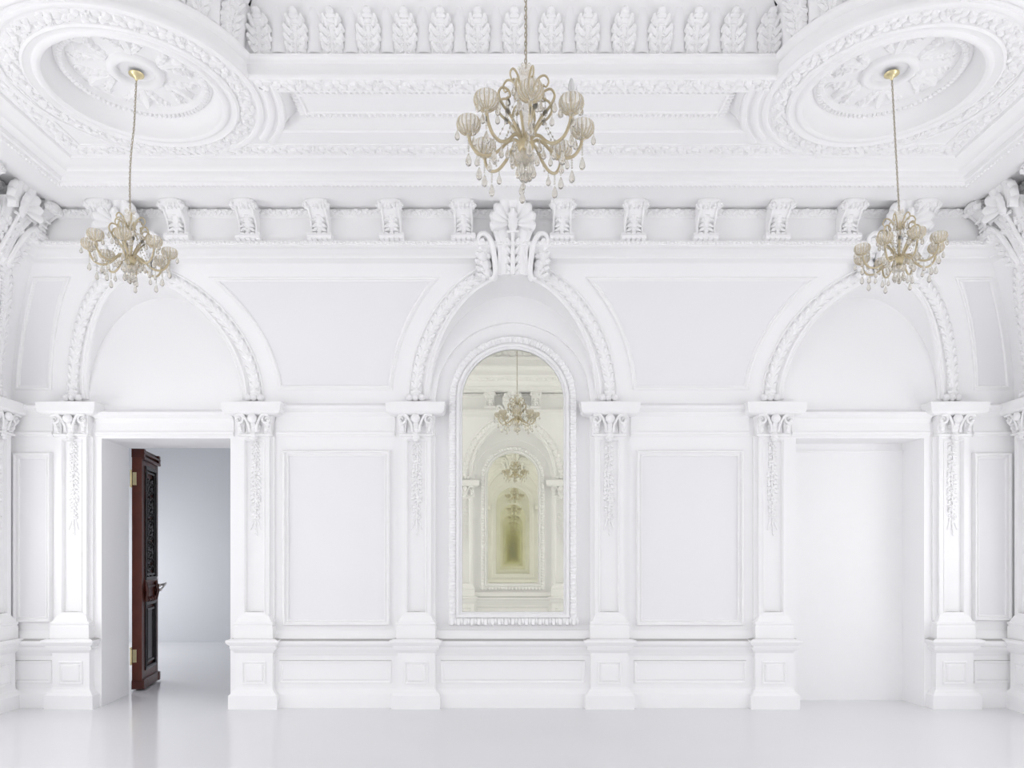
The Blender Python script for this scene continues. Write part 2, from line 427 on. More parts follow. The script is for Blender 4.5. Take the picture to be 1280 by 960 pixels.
def coffer(side):
    R2 = 124.0; pts = []
    if side == 'y':
        ya, yb = LY - 286, LY - 229; n = 14
        left = [(-RCX + math.sqrt(R2 ** 2 - (ya + (yb - ya) * k / n - RCY) ** 2), ya + (yb - ya) * k / n) for k in range(n + 1)]
        return left + [(-x, y) for x, y in reversed(left)]
    xa, xb = LX - 286, LX - 229; n = 14
    up = [(xa + (xb - xa) * k / n, RCY - math.sqrt(R2 ** 2 - (xa + (xb - xa) * k / n - RCX) ** 2)) for k in range(n + 1)]
    return up + [(x, -y) for x, y in reversed(up)]
CY, CX = coffer('y'), coffer('x')
holes = [INNER, CY, [(x, -y) for x, y in CY], CX, [(-x, y) for x, y in CX]]
RINGS = [(sx * RCX, sy * RCY) for sy in (1, -1) for sx in (-1, 1)]
for cx, cy in RINGS: holes.append([(cx + 70 * math.cos(2 * PI * k / 64), cy + 70 * math.sin(2 * PI * k / 64)) for k in range(64)])
outer = [(-LX + 150, -LY + 150), (LX - 150, -LY + 150), (LX - 150, LY - 150), (-LX + 150, LY - 150)]
polys = [[Vector((x, y, 0)) for x, y in p] for p in [outer] + holes]
tri = tessellate_polygon(polys); flat = [p for q in [outer] + holes for p in q]
g = G(); g.add([rc(x, y, 400) for x, y in flat], [tuple(t) for t in tri])
V = [rc(x, y, z) for x, y in INNER for z in (476, 476)]
quad(g, rc(-IX - 20, -IY - 20, 476), rc(IX + 20, -IY - 20, 476), rc(IX + 20, IY + 20, 476), rc(-IX - 20, IY + 20, 476))
struct(g.obj('ceiling', PLASTER, smooth=0), 'white plaster ceiling with round recesses and a raised centre', 'ceiling')

def closed3(pts, z): return [rc(x, y, z) for x, y in pts]
def densify(pts, d):
    out = []
    for i in range(len(pts)):
        a, b = np.array(pts[i]), np.array(pts[(i + 1) % len(pts)]); m = max(1, int(round(np.linalg.norm(b - a) / d)))
        for k in range(m): out.append(tuple(a + (b - a) * k / m))
    return out
# which side is inward for this outline under sweep (N down)
def area2(p): return sum(p[i][0] * p[(i + 1) % len(p)][1] - p[(i + 1) % len(p)][0] * p[i][1] for i in range(len(p)))
def edge_sweep(g, pts, prof, z0=400):       # prof of (inward offset, z)
    if area2(pts) < 0: pts = pts[::-1]
    P = closed3(pts, z0); sgn = 1
    A = np.array(P[0]); B = np.array(P[1]); t = unit(B - A); b = np.cross(t, (0, 0, -1.))
    c = np.array(rc(sum(p[0] for p in pts) / len(pts), sum(p[1] for p in pts) / len(pts), z0))
    m = (A + B) / 2
    # test by shrinking area
    q = densify(pts, 9999)
    inw = 1
    pa = np.array(P); d = unit(np.roll(pa, -1, 0) - pa); bb = np.cross(d, (0, 0, -1.)); test = pa + bb * .5
    if abs(area2([(p[0], -p[1]) for p in test])) > abs(area2([(p[0], -p[1]) for p in pa])): inw = -1
    sweep(g, P, (0, 0, -1.), [(inw * o, z0 - z) for o, z in prof], closed=True)
    return inw, P
g = G()
edge_sweep(g, INNER, [(0, 399.5), (-.4, 400), (.8, 398.6), (1.5, 399.5), (1.5, 403), (0, 404), (0, 406), (-1, 406.5), (-1, 413), (1, 414), (3, 416.5), (3, 419), (-1, 419.5), (-4, 420)])
struct(g.obj('trim_5', ORN), 'stepped beam edge around the raised centre of the ceiling', 'moulding')
g = G()
CV = [(-4, 419), (-3.5, 432), (-1, 446), (4, 457), (12, 466), (24, 472), (40, 475), (48, 476.5)]
inw, _ = edge_sweep(g, INNER, CV)
struct(g.obj('trim_6', PLASTER, smooth=60), 'curved cove rising above the beam edge to the ceiling centre', 'cove')
# acanthus leaves standing in the cove, one by one
def acanthus_mesh():
    g = G(); c = np.array
    def surf(a, b, n): return (b, n, a)
    # pieces: stem, side lobes, crown; local frame x across, s outward, z up ; root at origin
    def lf(o, ang, L, wd, R, nl, curl=.5):
        leaf(g, o, (math.sin(ang), .0, math.cos(ang)), (0, 1, 0), L, wd, R, nl=nl, nu=13, nv=7, curl=curl)
    lf((0, 1, 0), 0, 29, 5.0, 2.6, 5, .5)
    for sg in (-1, 1):
        for z, an, L, wd in ((1, .62, 11, 4.2), (8, .72, 11.5, 4.6), (15, .72, 11.5, 4.8), (22, .5, 10, 4.4)):
            lf((sg * 2, 1.2, z), sg * an, L, wd, 4.2, 2, .9); lf((sg * 1.5, 1.2, z - 1), sg * an * .35, L * .8, wd * .5, 3, 2, .4)
    lf((0, 2, 23), 0, 11, 7.2, 5.0, 3, .5)
    sphere(g, (0, 5, 32.5), (3.6, 3, 2.6), 6, 8)
    # bend the leaf with the cove
    V = np.vstack(g.v); z = V[:, 2]; V[:, 2] *= .93; z = V[:, 2]; V[:, 1] += 11 * np.clip(z / 36, 0, 1.2) ** 2.6; g.v = [V]
    tube(g, [(sg, 2.2, z) for sg, z in ((0, -1), (0, 6), (0, 14), (0, 22))], (1.1, 1, .9, .5), 5)
    return g
gl = acanthus_mesh()
# flute panels between the leaves belong to one strip
g = G(); leaves = []
pts = densify(INNER, 3); 
if area2(pts) < 0: pts = pts[::-1]
P = np.array(pts); seg = np.linalg.norm(np.roll(P, -1, 0) - P, axis=1); Lc = np.concatenate([[0], np.cumsum(seg)]); tot = Lc[-1]
nleaf = int(round(tot / 30.5)); Pc = np.vstack([P, P[:1]])
first = None
VB = np.vstack(gl.v)
def frame_at(t):
    t %= tot; i = max(min(np.searchsorted(Lc, t) - 1, len(seg) - 1), 0); q = (t - Lc[i]) / seg[i]; c = Pc[i] * (1 - q) + Pc[i + 1] * q
    T = (Pc[i + 1] - Pc[i]) / seg[i]; Nn = np.array([-T[1], T[0]]); return c, T, Nn
# start so that a leaf row is centred on the back beam
i0 = int(np.argmin(np.abs(P[:, 0]) + np.abs(P[:, 1] - IY) * 3)); t0 = Lc[i0] + 14
for k in range(nleaf):
    c, T, Nn = frame_at(t0 + (k + .5) * tot / nleaf)
    X = c[0] + T[0] * VB[:, 0] + Nn[0] * (VB[:, 1] - 4); Y = c[1] + T[1] * VB[:, 0] + Nn[1] * (VB[:, 1] - 4)
    g.add(np.stack([X, LY - Y, VB[:, 2] + 421], 1), gl.f)
tag(g.obj('acanthus_frieze', ORN), 'row of raised acanthus leaves standing round the ceiling cove', 'frieze')
g = G()
for k in range(nleaf):
    c, T, Nn = frame_at(t0 + k * tot / nleaf)
    nu, nv = 12, 7; V = []
    for i in range(nu):
        u = i / (nu - 1)
        for j in range(nv):
            v = j / (nv - 1) * 2 - 1; hw = 6.6 * math.sqrt(max(0, 1 - max(0, (u - .84) / .16) ** 2)) + .2; z = 424 + 36 * u
            d = -3.6 + 9.5 * max(0, (z - 424) / 40) ** 2.2 + 2.2 * (1 - v * v) * (1 - .3 * u) + (0 if 0 < i < nu - 1 and abs(v) < 1 else -.8)
            V.append(rc(c[0] + T[0] * v * hw + Nn[0] * d, c[1] + T[1] * v * hw + Nn[1] * d, z))
    g.add(V, grid_faces(nu, nv))
struct(g.obj('trim_7', PLASTER, smooth=50), 'rounded upright flutes between the acanthus leaves of the cove', 'moulding')

# leaf borders on the ceiling
g = G(); P = loop_path(194.5, 400, 6); leaf_band(g, P, (0, 0, -1.), 15, 3.8, closed=True, step=11)
loop(g, [(203, 400), (203.5, 399), (205, 399), (205.5, 400)])
tag(g.obj('leaf_border', ORN), 'outer leaf-carved border running round the edge of the ceiling', 'border', 'leaf borders on the ceiling')
def strip(x0, y0, x1, y1, label):
    g = G(); m = 30; P = [rc(x0 + (x1 - x0) * k / m, y0 + (y1 - y0) * k / m, 400) for k in range(m + 1)]
    leaf_band(g, P, (0, 0, -1.), 15, 3.8, step=11); tag(g.obj('leaf_border', ORN), label, 'border', 'leaf borders on the ceiling')
strip(-218, IY + 8.5, 218, IY + 8.5, 'straight leaf-carved border under the acanthus cove, between the two round medallions')
strip(-IX - 9, 76, -IX - 9, -76, 'leaf-carved border leading toward us at the top left corner'); strip(IX + 9, 76, IX + 9, -76, 'leaf-carved border leading toward us at the top right corner')
# coffers
def coffer_obj(pts, n, label):
    g = G(); edge_sweep(g, pts, [(-4.5, 400), (-4, 398.6), (-2, 398.4), (-1, 399.8), (0, 399.8), (1, 403), (5, 408), (9, 411), (9.5, 409.5), (14, 409.5), (14.5, 411.5), (17, 411.5), (18, 415.5), (40, 415.5)] if 0 else
               [(-4.5, 400), (-4, 398.6), (-2, 398.4), (-1, 399.8), (0, 399.8), (.8, 404), (4, 409), (9, 412)])
    inn = G()
    # flat bed
    b = [(x, y) for x, y in pts]; t = tessellate_polygon([[Vector((x, y, 0)) for x, y in b]]); g.add([rc(x, y, 412) for x, y in b], [tuple(q) for q in t])
    cx = sum(p[0] for p in b) / len(b); cy = sum(p[1] for p in b) / len(b)
    xs = [p[0] for p in b]; ys = [p[1] for p in b]
    hw, hh = (max(xs) - min(xs)) / 2, (max(ys) - min(ys)) / 2
    if hw > hh: hx, hy = hw - 26, hh - 13
    else: hx, hy = hw - 13, hh - 26
    if hw > hh: hx = 205 - 13 if hw > 190 else hx
    rect = [(cx - hx, cy - hy), (cx + hx, cy - hy), (cx + hx, cy + hy), (cx - hx, cy + hy)]
    edge_sweep(g, rect, [(-5, 412), (-4.5, 409.5), (-2, 408), (0, 408.5), (.5, 406.5), (3, 406), (4, 408), (5, 408)])
    g.add([rc(x, y, 407.2) for x, y in [(cx - hx + 3, cy - hy + 3), (cx + hx - 3, cy - hy + 3), (cx + hx - 3, cy + hy - 3), (cx - hx + 3, cy + hy - 3)]], [(0, 1, 2, 3)])
    rr = densify([(cx - hx - 2, cy - hy - 2), (cx + hx + 2, cy - hy - 2), (cx + hx + 2, cy + hy + 2), (cx - hx - 2, cy + hy + 2)], 12)
    beads(g, [rc(x, y, 408) for x, y in rr], (0, 0, -1.), 2.2, 5.2, closed=True, sq=1.5)
    struct(g.obj('trim_%d' % n, ORN), label, 'moulding')
coffer_obj(CY, 8, 'long sunk ceiling panel with egg moulding, between the two round medallions')
coffer_obj([(x, -y) for x, y in CY], 9, 'long sunk ceiling panel over the wall opposite')
coffer_obj(CX, 10, 'sunk ceiling panel along the right side wall'); coffer_obj([(-x, y) for x, y in CX], 11, 'sunk ceiling panel along the left side wall')
# round medallions
def medallion(label):
    root = empty('ceiling_medallion')
    g = G()
    for t0, t1 in ((-41, 3), (87, 131)):
        for prof in ([(123.5, 402), (123, 398.8), (120, 398.2), (118, 398.6), (117.5, 400.5)], [(115, 400.5), (114, 398.4), (111, 397.6), (108.5, 398.8), (108, 400.5)]):
            V = [(r * math.cos(math.radians(t0 + (t1 - t0) * k / 24)), r * math.sin(math.radians(t0 + (t1 - t0) * k / 24)), z) for r, z in prof for k in range(25)]
            g.add(V, grid_faces(len(prof), 25))
    lathe(g, [(105, 400.5), (104.5, 398.5), (102, 397.5), (99.5, 398.5), (99, 400.5)], n=72)
    lathe(g, [(84.5, 400.5), (84, 398), (82, 397), (80, 398.5), (76, 398.8), (75, 397), (72, 396.4), (69.6, 398), (69.5, 400.5), (69.3, 404), (68, 408), (64.5, 412.5), (61.5, 415), (60.8, 413.5), (58.5, 412.5), (54.5, 412.5), (53.5, 416), (52.8, 418), (0, 418)], n=96)
    lathe(g, [(23, 418.2), (22.5, 415), (20, 413.3), (17, 413.4), (15, 415), (14.6, 420), (12, 424), (0, 425)], n=48)
    mo = g.obj('moulding', PLASTER, root, (0, 0, 0), smooth=50)
    g = G(); P = [(90.5 * math.cos(2 * PI * k / 72), 90.5 * math.sin(2 * PI * k / 72), 400) for k in range(72)]
    leaf_band(g, P, (0, 0, -1.), 13.5, 4.0, closed=True, step=10.5); g.obj('leaf_ring', ORN, root)
    g = G(); P = [(56.5 * math.cos(2 * PI * k / 72), 56.5 * math.sin(2 * PI * k / 72), 412) for k in range(72)]
    beads(g, P, (0, 0, -1.), 1.9, 4.4, closed=True, sq=1.3); g.obj('egg_ring', ORN, root)
    for k in range(6):
        g = G(); a = 2 * PI * k / 6 + .26
        def at(r, da): return np.array([r * math.cos(a + da), r * math.sin(a + da), 418.])
        def dr(da): return np.array([math.cos(a + da), math.sin(a + da), 0.])
        N = (0, 0, -1.)
        leaf(g, at(22, 0), dr(0), N, 28, 6.5, 4.5, nl=4, curl=.9)
        for sg in (-1, 1):
            leaf(g, at(24, sg * .06), dr(sg * .55), N, 19, 5, 4, nl=3, curl=.8); leaf(g, at(34, sg * .12), dr(sg * .9), N, 15, 4.5, 4, nl=3, curl=.8)
            leaf(g, at(42, sg * .17), dr(sg * 1.5), N, 11, 3.8, 3.4, nl=2, curl=.6)
            sp = spiral(at(46, sg * .33), dr(0), np.cross(dr(0), N), 4.6, 1.1, t0=0, sgn=sg); tube(g, sp, np.linspace(1.5, .7, len(sp)), 5)
        g.obj('acanthus_spray', ORN, root)
    tag(root, label, 'ceiling medallion', 'round ceiling medallions')
    return root
med = medallion('round moulded ceiling medallion with leaf sprays, above the left chandelier')
ML = ['', 'round moulded ceiling medallion with leaf sprays, above the right chandelier']
KM = H0 / U
for i, (cx, cy) in enumerate(RINGS[:2]):
    m = med if i == 0 else copy_tree(med)
    if i: m['label'] = ML[i]
    m.location = (cx / U, -(LY - cy) / U, KM)
    if i: m.rotation_euler = (0, 0, -PI / 2)
# bare rings of the two medallions behind the camera are part of the same ceiling
g = G()
for cx, cy in RINGS[2:]:
    lathe(g, [(84.5, 400.5), (82, 397), (76, 398.8), (72, 396.4), (69.5, 400.5), (68, 408), (60.8, 414), (54.5, 412.5), (53, 418), (0, 418)], cx, LY - cy, 64)
struct(g.obj('trim_12', PLASTER), 'round ceiling mouldings above the camera', 'moulding')

# ------------------------------------------------------------------ lower wall mouldings
def hrun(g, x0, x1, prof):
    V = [(x, s, z) for x in (x0, x1) for s, z in prof]; n = len(prof)
    g.add(V, grid_faces(2, n) + [tuple(range(n)), tuple(range(n, 2 * n))])
def frame(g, x0, x1, z0, z1, prof):
    V = []
    for o, s in prof: V += [(x0 + o, s, z0 + o), (x1 - o, s, z0 + o), (x1 - o, s, z1 - o), (x0 + o, s, z1 - o)]
    g.add(V, grid_faces(len(prof), 4, cv=True))
BASE = [(0, -H0), (8, -H0), (8, -173), (7, -171), (5, -169), (3, -167.5), (2.4, -166)]
DADO = [(2.4, -166), (2.2, -125), (3.5, -124), (4, -121), (7, -118), (7.6, -114), (11, -112), (12.5, -109), (12.5, -106), (8, -105), (4, -104), (3, -99), (1.5, -97), (0, -94)]
ENT = [(0, 148), (2, 148), (2.5, 150), (4, 150.5), (4.5, 153), (2.5, 155), (2.3, 157), (2, 173), (4, 175), (5, 178), (9, 180), (11, 182), (11, 185), (9, 186.5), (2, 188), (0, 190)]
n_tr = [13]
def trim(g, wall, label, cat='moulding', m=None):
    m = m or (GREYTOP if 'dado' in label else ORN)
    o = g.obj('trim_%d' % n_tr[0], m); n_tr[0] += 1; put(o, wall, 0, 0, 0); return struct(o, label, cat)
bays = [(-LX, -560, 'in the left corner'), (-305, -137, 'between the doorway and the mirror'), (-104, 104, 'under the mirror'), (137, 305, 'between the mirror and the blank doorway'), (560, LX, 'in the right corner')]
for x0, x1, t in bays:
    g = G(); hrun(g, x0, x1, BASE); o = g.obj('baseboard_back' if x0 == -LX else 'baseboard_back', ORN); struct(o, 'white stepped baseboard ' + t, 'baseboard')
    g = G(); hrun(g, x0, x1, DADO)
    i0, i1 = x0 + (14 if abs(x0) < 500 else (14 if x0 > 0 else 4)), x1 - (14 if abs(x1) < 500 else (14 if x1 < 0 else 4))
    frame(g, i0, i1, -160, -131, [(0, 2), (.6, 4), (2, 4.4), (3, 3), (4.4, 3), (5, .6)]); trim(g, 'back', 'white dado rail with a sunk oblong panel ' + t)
for x0, x1, t in [(-LX, LX, 'x')]:
    for a, b, t in [(-LX, -574, 'in the left corner'), (-520, -348, 'over the open doorway'), (-295, -147, 'left of the mirror, above the tall panel'), (147, 295, 'right of the mirror, above the tall panel'), (348, 520, 'over the blank doorway'), (574, LX, 'in the right corner')]:
        g = G(); hrun(g, a, b, [(p_, z_ - (8 if z_ > 170 else 0)) for p_, z_ in ENT] if 'doorway' in t else ENT); trim(g, 'back', 'white entablature ledge ' + t)
KM0 = H0 / U
PAN = [(0, 0), (.3, 4.2), (1.6, 5.6), (3, 5.2), (3.6, 2.6), (5.2, 2.2), (6, 3.4), (7.2, 3.2), (7.6, .02)]
for x0, x1, z0, z1, t in [(-287, -153, -88, 131, 'left of the mirror'), (154, 288, -88, 131, 'right of the mirror'), (-623, -575, -84, 128, 'in the left corner'), (574, 622, -82, 128, 'in the right corner')]:
    g = G(); frame(g, x0, x1, z0, z1, PAN)
    f_ = G(); quad(f_, (x0 + 7, .6, z0 + 7), (x1 - 7, .6, z0 + 7), (x1 - 7, .6, z1 - 7), (x0 + 7, .6, z1 - 7))
    o = g.obj('wall_panel_moulding', ORN); fo = f_.obj('panel_field', FIELD, smooth=0); fo.parent = o; fo.location = (0, 0, 0); o.location.z = KM0; tag(o, ('tall rectangular wall panel moulding ' if abs(x0) < 400 else 'narrow upright wall panel moulding ') + t, 'wall panel', 'wall panel mouldings')
for nm in ('front',):
    for x0, x1 in ((-LX, -350), (-305, -137), (-104, 104), (137, 305), (350, LX)):
        g = G(); hrun(g, x0, x1, BASE + DADO)
        frame(g, x0 + 14, x1 - 14, -160, -131, [(0, 2), (.6, 4), (2, 4.4), (3, 3), (4.4, 3), (5, .6)])
        if x0 != -104: hrun(g, x0 + 12 if x0 > 0 else x0, x1 - 12 if x1 < 0 else x1, ENT)
        trim(g, nm, 'white dado and ledge of the opposite wall, ' + ('under its mirror' if x0 == -104 else '%s stretch' % {-LX: 'far right', -305: 'near right', 137: 'near left', 350: 'far left'}[x0]))
for nm in ('left', 'right'):
    g = G(); hrun(g, -LY, LY, BASE); o = g.obj('baseboard_' + nm, ORN); put(o, nm, 0, 0, 0); struct(o, 'white baseboard along the %s side wall' % nm, 'baseboard')
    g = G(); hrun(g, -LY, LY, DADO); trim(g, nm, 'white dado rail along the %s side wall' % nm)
    g = G(); hrun(g, -LY, LY, ENT); trim(g, nm, 'white entablature ledge along the %s side wall' % nm)
# spandrel panels on the cove
MOLD = [(-3, -.3), (-2.6, 2.0), (-1.2, 3.0), (.4, 2.6), (.8, 1.4), (2.4, 1.2), (3, -.3)]
def spandrel(pts, wall, label):
    P = [cp(x, z) for x, z in pts]; N = [covn(z) for x, z in pts]; g = G(); sweep(g, P, N, MOLD, closed=True)
    o = g.obj('spandrel_panel_moulding', ORN); f_ = G(); zs_ = sorted({round(z, 4) for x, z in pts}); V = []
    for z in np.linspace(ZB1 + .01, ZT1 - .01, 24):
        q = []
        for i in range(len(pts)):
            (xa, za), (xb, zb_) = pts[i], pts[(i + 1) % len(pts)]
            if (za - z) * (zb_ - z) < 0: q.append(xa + (xb - xa) * (z - za) / (zb_ - za))
        a_, b_ = min(q), max(q)
        for k in range(9): V.append(cp(a_ + (b_ - a_) * k / 8, z, .35))
    f_.add(V, grid_faces(24, 9)); fo = f_.obj('panel_field', FIELD, smooth=60); fo.parent = o; fo.location = (0, 0, 0)
    put(o, wall, 0, 0, 0); o.location.z = KM * 1.0; tag(o, label, 'wall panel', 'spandrel panel mouldings')
ZT1, ZB1 = 322.0, 209.0
def arcx(c, a, b, z, sg): return c + sg * a * math.sqrt(max(0, 1 - ((z - 195) / b) ** 2))
def line(p, q, m): return [(p[0] + (q[0] - p[0]) * k / m, p[1] + (q[1] - p[1]) * k / m) for k in range(m)]
for sg in (-1, 1):
    zz = [ZB1 + (ZT1 - ZB1) * k / 20 for k in range(21)]
    A = [(arcx(sg * 434, 144, 158, z, -sg), z) for z in zz]; B = [(arcx(0, 153, 158, z, sg), z) for z in reversed(zz)]
    pts = A[:-1] + line(A[-1], B[0], 10) + B[:-1] + line(B[-1], A[0], 10)
    spandrel(pts, 'back', 'curved-sided spandrel panel moulding just %s of the shell keystone' % ('left' if sg < 0 else 'right'))
    A = [(arcx(sg * 434, 144, 158, z, sg), z) for z in zz]; B = [(sg * (LX - 8 - cove(z)), z) for z in reversed(zz)]
    pts = A[:-1] + line(A[-1], B[0], 6) + B[:-1] + line(B[-1], A[0], 6)
    spandrel(pts, 'back', 'narrow curved spandrel panel moulding in the upper %s corner' % ('left' if sg < 0 else 'right'))

# ------------------------------------------------------------------ arch mouldings on the cove
def arch_moulding(a_in, b_in):
    root = empty('arch_moulding', (0, 0, 0))
    def path(a, b, n=64): 
        e = ell(0, a, b, n=n); return [cp(x, z) for x, z in e], [covn(z) for x, z in e]
    g = G(); P, N = path(a_in + 5, b_in + 3)
    sweep(g, P, N, [(-5.5, -1), (-5, 1.5), (-3.8, 2.6), (-2.5, 1.8), (-.6, 1.6), (.4, 3), (2, 3.2), (3, 2), (5, 1.5), (5.5, -1)]); g.obj('fillet', ORN, root)
    g = G(); P, N = path(a_in + 18, b_in + 8)
    sweep(g, P, N, [(-8, -.5), (-7.6, 1.4), (-6, 1.5), (-4.5, 2.6), (-2, 4), (0, 4.4), (2, 4), (4.5, 2.6), (6, 1.5), (7, 1.4), (8.2, 2.4), (9.3, 2.2), (9.8, -.5)])
    g.obj('torus', ORN, root, smooth=60)
    g = G(); m = 40
    for k in range(m + 1):
        t = .015 + .97 * k / m; x, z = -(a_in + 18) * math.cos(PI * t), 195 + (b_in + 8) * math.sin(PI * t); c = cp(x, z, 3.2); n = covn(z)
        x2, z2 = -(a_in + 18) * math.cos(PI * (t + .01)), 195 + (b_in + 8) * math.sin(PI * (t + .01)); T = unit(cp(x2, z2) - cp(x, z)); B = np.cross(T, n)
        s = 1 if t < .5 else -1; T = T * s
        for q in (-1, 1): leaf(g, c + B * q * 1.5 - T * 4, T + B * q * .55, n - .0 * B, 9.5, 3.0, 2.2, nl=2, nu=9, nv=5, curl=.6)
        leaf(g, c - T * 3, T, n, 8, 2, 2.4, nl=1, nu=7, nv=5, curl=.3)
    g.obj('leaf_garland', ORN, root)
    g = G()
    for sg in (-1, 1):
        x = sg * (a_in + 17); box(g, x - 13, x + 13, 0, 8, 188, 191)
        for q in (-8, -1, 7): sphere(g, (x + q, 5, 196), (4.4, 5, 4.6), 8, 10)
        leaf(g, (x, 6, 196), (0, 0, 1), (0, 1, 0), 12, 7, 3, nl=3)
    g.obj('foot', ORN, root)
    return root
arcA = arch_moulding(103, 129); arcA.location = (0, 0, KM)
tag(arcA, 'leaf-carved arch moulding rising around the tall mirror', 'arch moulding', 'leaf-carved arch mouldings')
arcB = arch_moulding(96, 127); arcB.location = (-434 / U, 0, KM)
tag(arcB, 'leaf-carved arch moulding above the open doorway', 'arch moulding', 'leaf-carved arch mouldings')
o = copy_tree(arcB); o.location = (434 / U, 0, KM); o['label'] = 'leaf-carved arch moulding above the blank white doorway'
for wall, x, t in (('left', 318.5, 'arch moulding on the left side wall, cut by the left edge'), ('right', -318.5, 'arch moulding on the right side wall, cut by the right edge'), ('front', 0, 'arch moulding of the opposite wall, seen reflected in the mirror')):
    o = copy_tree(arcA); put(o, wall, x, 0, 0); o['label'] = 'leaf-carved ' + t

# ------------------------------------------------------------------ pilasters
def pilaster():
    root = empty('pilaster')
    g = G(); stack(g, 0, [(30, 16, -H0), (30, 16, -173), (28, 14.5, -171), (27, 13, -169.5), (26, 12.5, -168.5), (23.5, 10.5, -166), (23, 10, -163), (23, 10, -121), (24, 11, -120), (25, 13, -118), (28, 14.5, -116), (28.5, 16, -113), (27.5, 16, -112), (31, 18, -109), (32, 19.5, -107), (32, 19.5, -104.5), (27, 15, -103)])
    g.obj('pedestal', GREYTOP, root, smooth=0)
    g = G(); frame(g, -15, 15, -160, -131, [(0, 9.5), (.5, 11.6), (1.8, 11.8), (2.6, 10.6), (3.6, 10.4), (4.4, 11.6), (6, 12)]); quad(g, (-9, 12, -154), (9, 12, -154), (9, 12, -137), (-9, 12, -137))
    g.obj('pedestal_panel', ORN, root, smooth=0)
    g = G(); stack(g, 0, [(24, 13, -103.5), (24, 13, -88), (23, 12.5, -87.5), (23, 12, -86), (24.2, 13, -85), (24.2, 13, -83), (22, 12, -82), (18, 9, -75), (12, 8.5, -70.5), (2, 6, -70)]); g.obj('plinth', GREYTOP, root, smooth=0)
    # shaft with sunk panel
    g = G(); z0, z1 = -86, 148; hw, hi = 18, 11.5; a, b = z0 + 12, z1 - 4
    R = [[(-hw, 0, z0), (hw, 0, z0), (hw, 0, z1), (-hw, 0, z1)], [(-hw, 8, z0), (hw, 8, z0), (hw, 8, z1), (-hw, 8, z1)],
         [(-hi - 1.5, 8, a), (hi + 1.5, 8, a), (hi + 1.5, 8, b), (-hi - 1.5, 8, b)], [(-hi - 1, 9, a + .5), (hi + 1, 9, a + .5), (hi + 1, 9, b - .5), (-hi - 1, 9, b - .5)],
         [(-hi, 8, a + 1.5), (hi, 8, a + 1.5), (hi, 8, b - 1.5), (-hi, 8, b - 1.5)], [(-hi + 1, 4, a + 3), (hi - 1, 4, a + 3), (hi - 1, 4, b - 3), (-hi + 1, 4, b - 3)]]
    V = [p for r in R for p in r]; g.add(V, grid_faces(6, 4, cv=True) + [(20, 21, 22, 23)])
    g2 = G(); V = [(-hw - 4, 0, z0), (-hw - 4, 3, z0), (hw + 4, 3, z0), (hw + 4, 0, z0)]
    stack(g, 0, [(hw + 5, 3.2, -82), (hw + 5, 3.2, 148)])
    g.obj('shaft', ORN, root, smooth=0)
    # garland
    g = G(); z = 141; k = 0
    while z > 26:
        t = (141 - z) / 115; wd = 6.4 * (1 - .15 * t) * (1.0 if .25 < t < .6 else .75); n = (0, 1, 0)
        if z > 44:
            leaf(g, (-1, 4, z), (-.75, 0, -.7), n, wd * 1.3, wd * .45, 2.4, nl=2, nu=7, nv=5); leaf(g, (1, 4, z - 3), (.75, 0, -.7), n, wd * 1.3, wd * .45, 2.4, nl=2, nu=7, nv=5)
            leaf(g, (-1, 4.4, z - 2), (-.9 if k % 2 else .9, 0, .3), n, wd, wd * .35, 2, nl=2, nu=7, nv=5)
        if k % 2 == 0 and z > 50: rosette(g, (random.uniform(-2, 2), 5, z - 4), (0, 1, 0), (1, 0, 0), 4.6 + random.uniform(-.8, .8), 3.0, 5)
        sphere(g, (random.uniform(-3, 3) * (1 - t), 5.4, z - 2), 1.7 * (1 - .4 * t), 5, 6)
        z -= 5.6; k += 1
    for q in (-1, 1): leaf(g, (0, 4, 52), (q * .3, 0, -1), (0, 1, 0), 22, 2, 1.6, nl=3)
    tube(g, smooth_path([(0, 5, 144), (1, 5.5, 120), (-1, 5.5, 95), (1, 5.5, 70), (0, 5, 45), (1.5, 4.6, 24)]), 1.0, 5); 
    g.obj('garland', ORN, root)
    # capital
    cap = None
    g = G(); stack(g, 0, [(19, 9, 147), (21, 11, 147.6), (21.5, 11.5, 149.5), (20, 10, 150.5), (12, 7, 152), (11.5, 6.5, 160), (12.5, 7, 168), (15, 9, 171.9), (27, 16, 172.5), (29, 17, 172.8), (33, 20, 174), (35, 21.5, 176), (36.5, 22.5, 186.5), (36.5, 22.5, 187.5), (20, 8, 188)])
    g.obj('capital', ORN, root, smooth=0)
    g = G()
    for sg in (-1, 1):
        sp = spiral((sg * 17, 15, 167), (1, 0, 0), (0, 0, 1), 6.2, 1.3, t0=PI / 2, sgn=-sg * -1); tube(g, sp, np.linspace(1.8, .9, len(sp)), 6)
        leaf(g, (sg * 15, 9.5, 150.5), (sg * .2, 0, 1), (sg * .1, 1, 0), 18, 4.2, 5.5, nl=3, curl=1.3)
        stack(g, sg * 16.5, [(4, 9, 150), (4.4, 10, 158), (5.5, 12, 166), (7, 14, 172)])
        tube(g, smooth_path([(sg * 4, 13, 152), (sg * 6, 15, 162), (sg * 12, 17, 172), (sg * 21, 18, 171.5)]), (1.6,) * 25, 6)
    leaf(g, (0, 8, 150), (0, 0, 1), (0, 1, 0), 22, 8, 9, nl=4, curl=1.1); sphere(g, (0, 17, 168), (6, 4, 5.5), 8, 10)
    leaf(g, (0, 12, 152), (0, 0, -1), (0, 1, 0), 12, 6, 3, nl=3)
    g.obj('capital_ornament', ORN, root)
    return root
pil = pilaster()
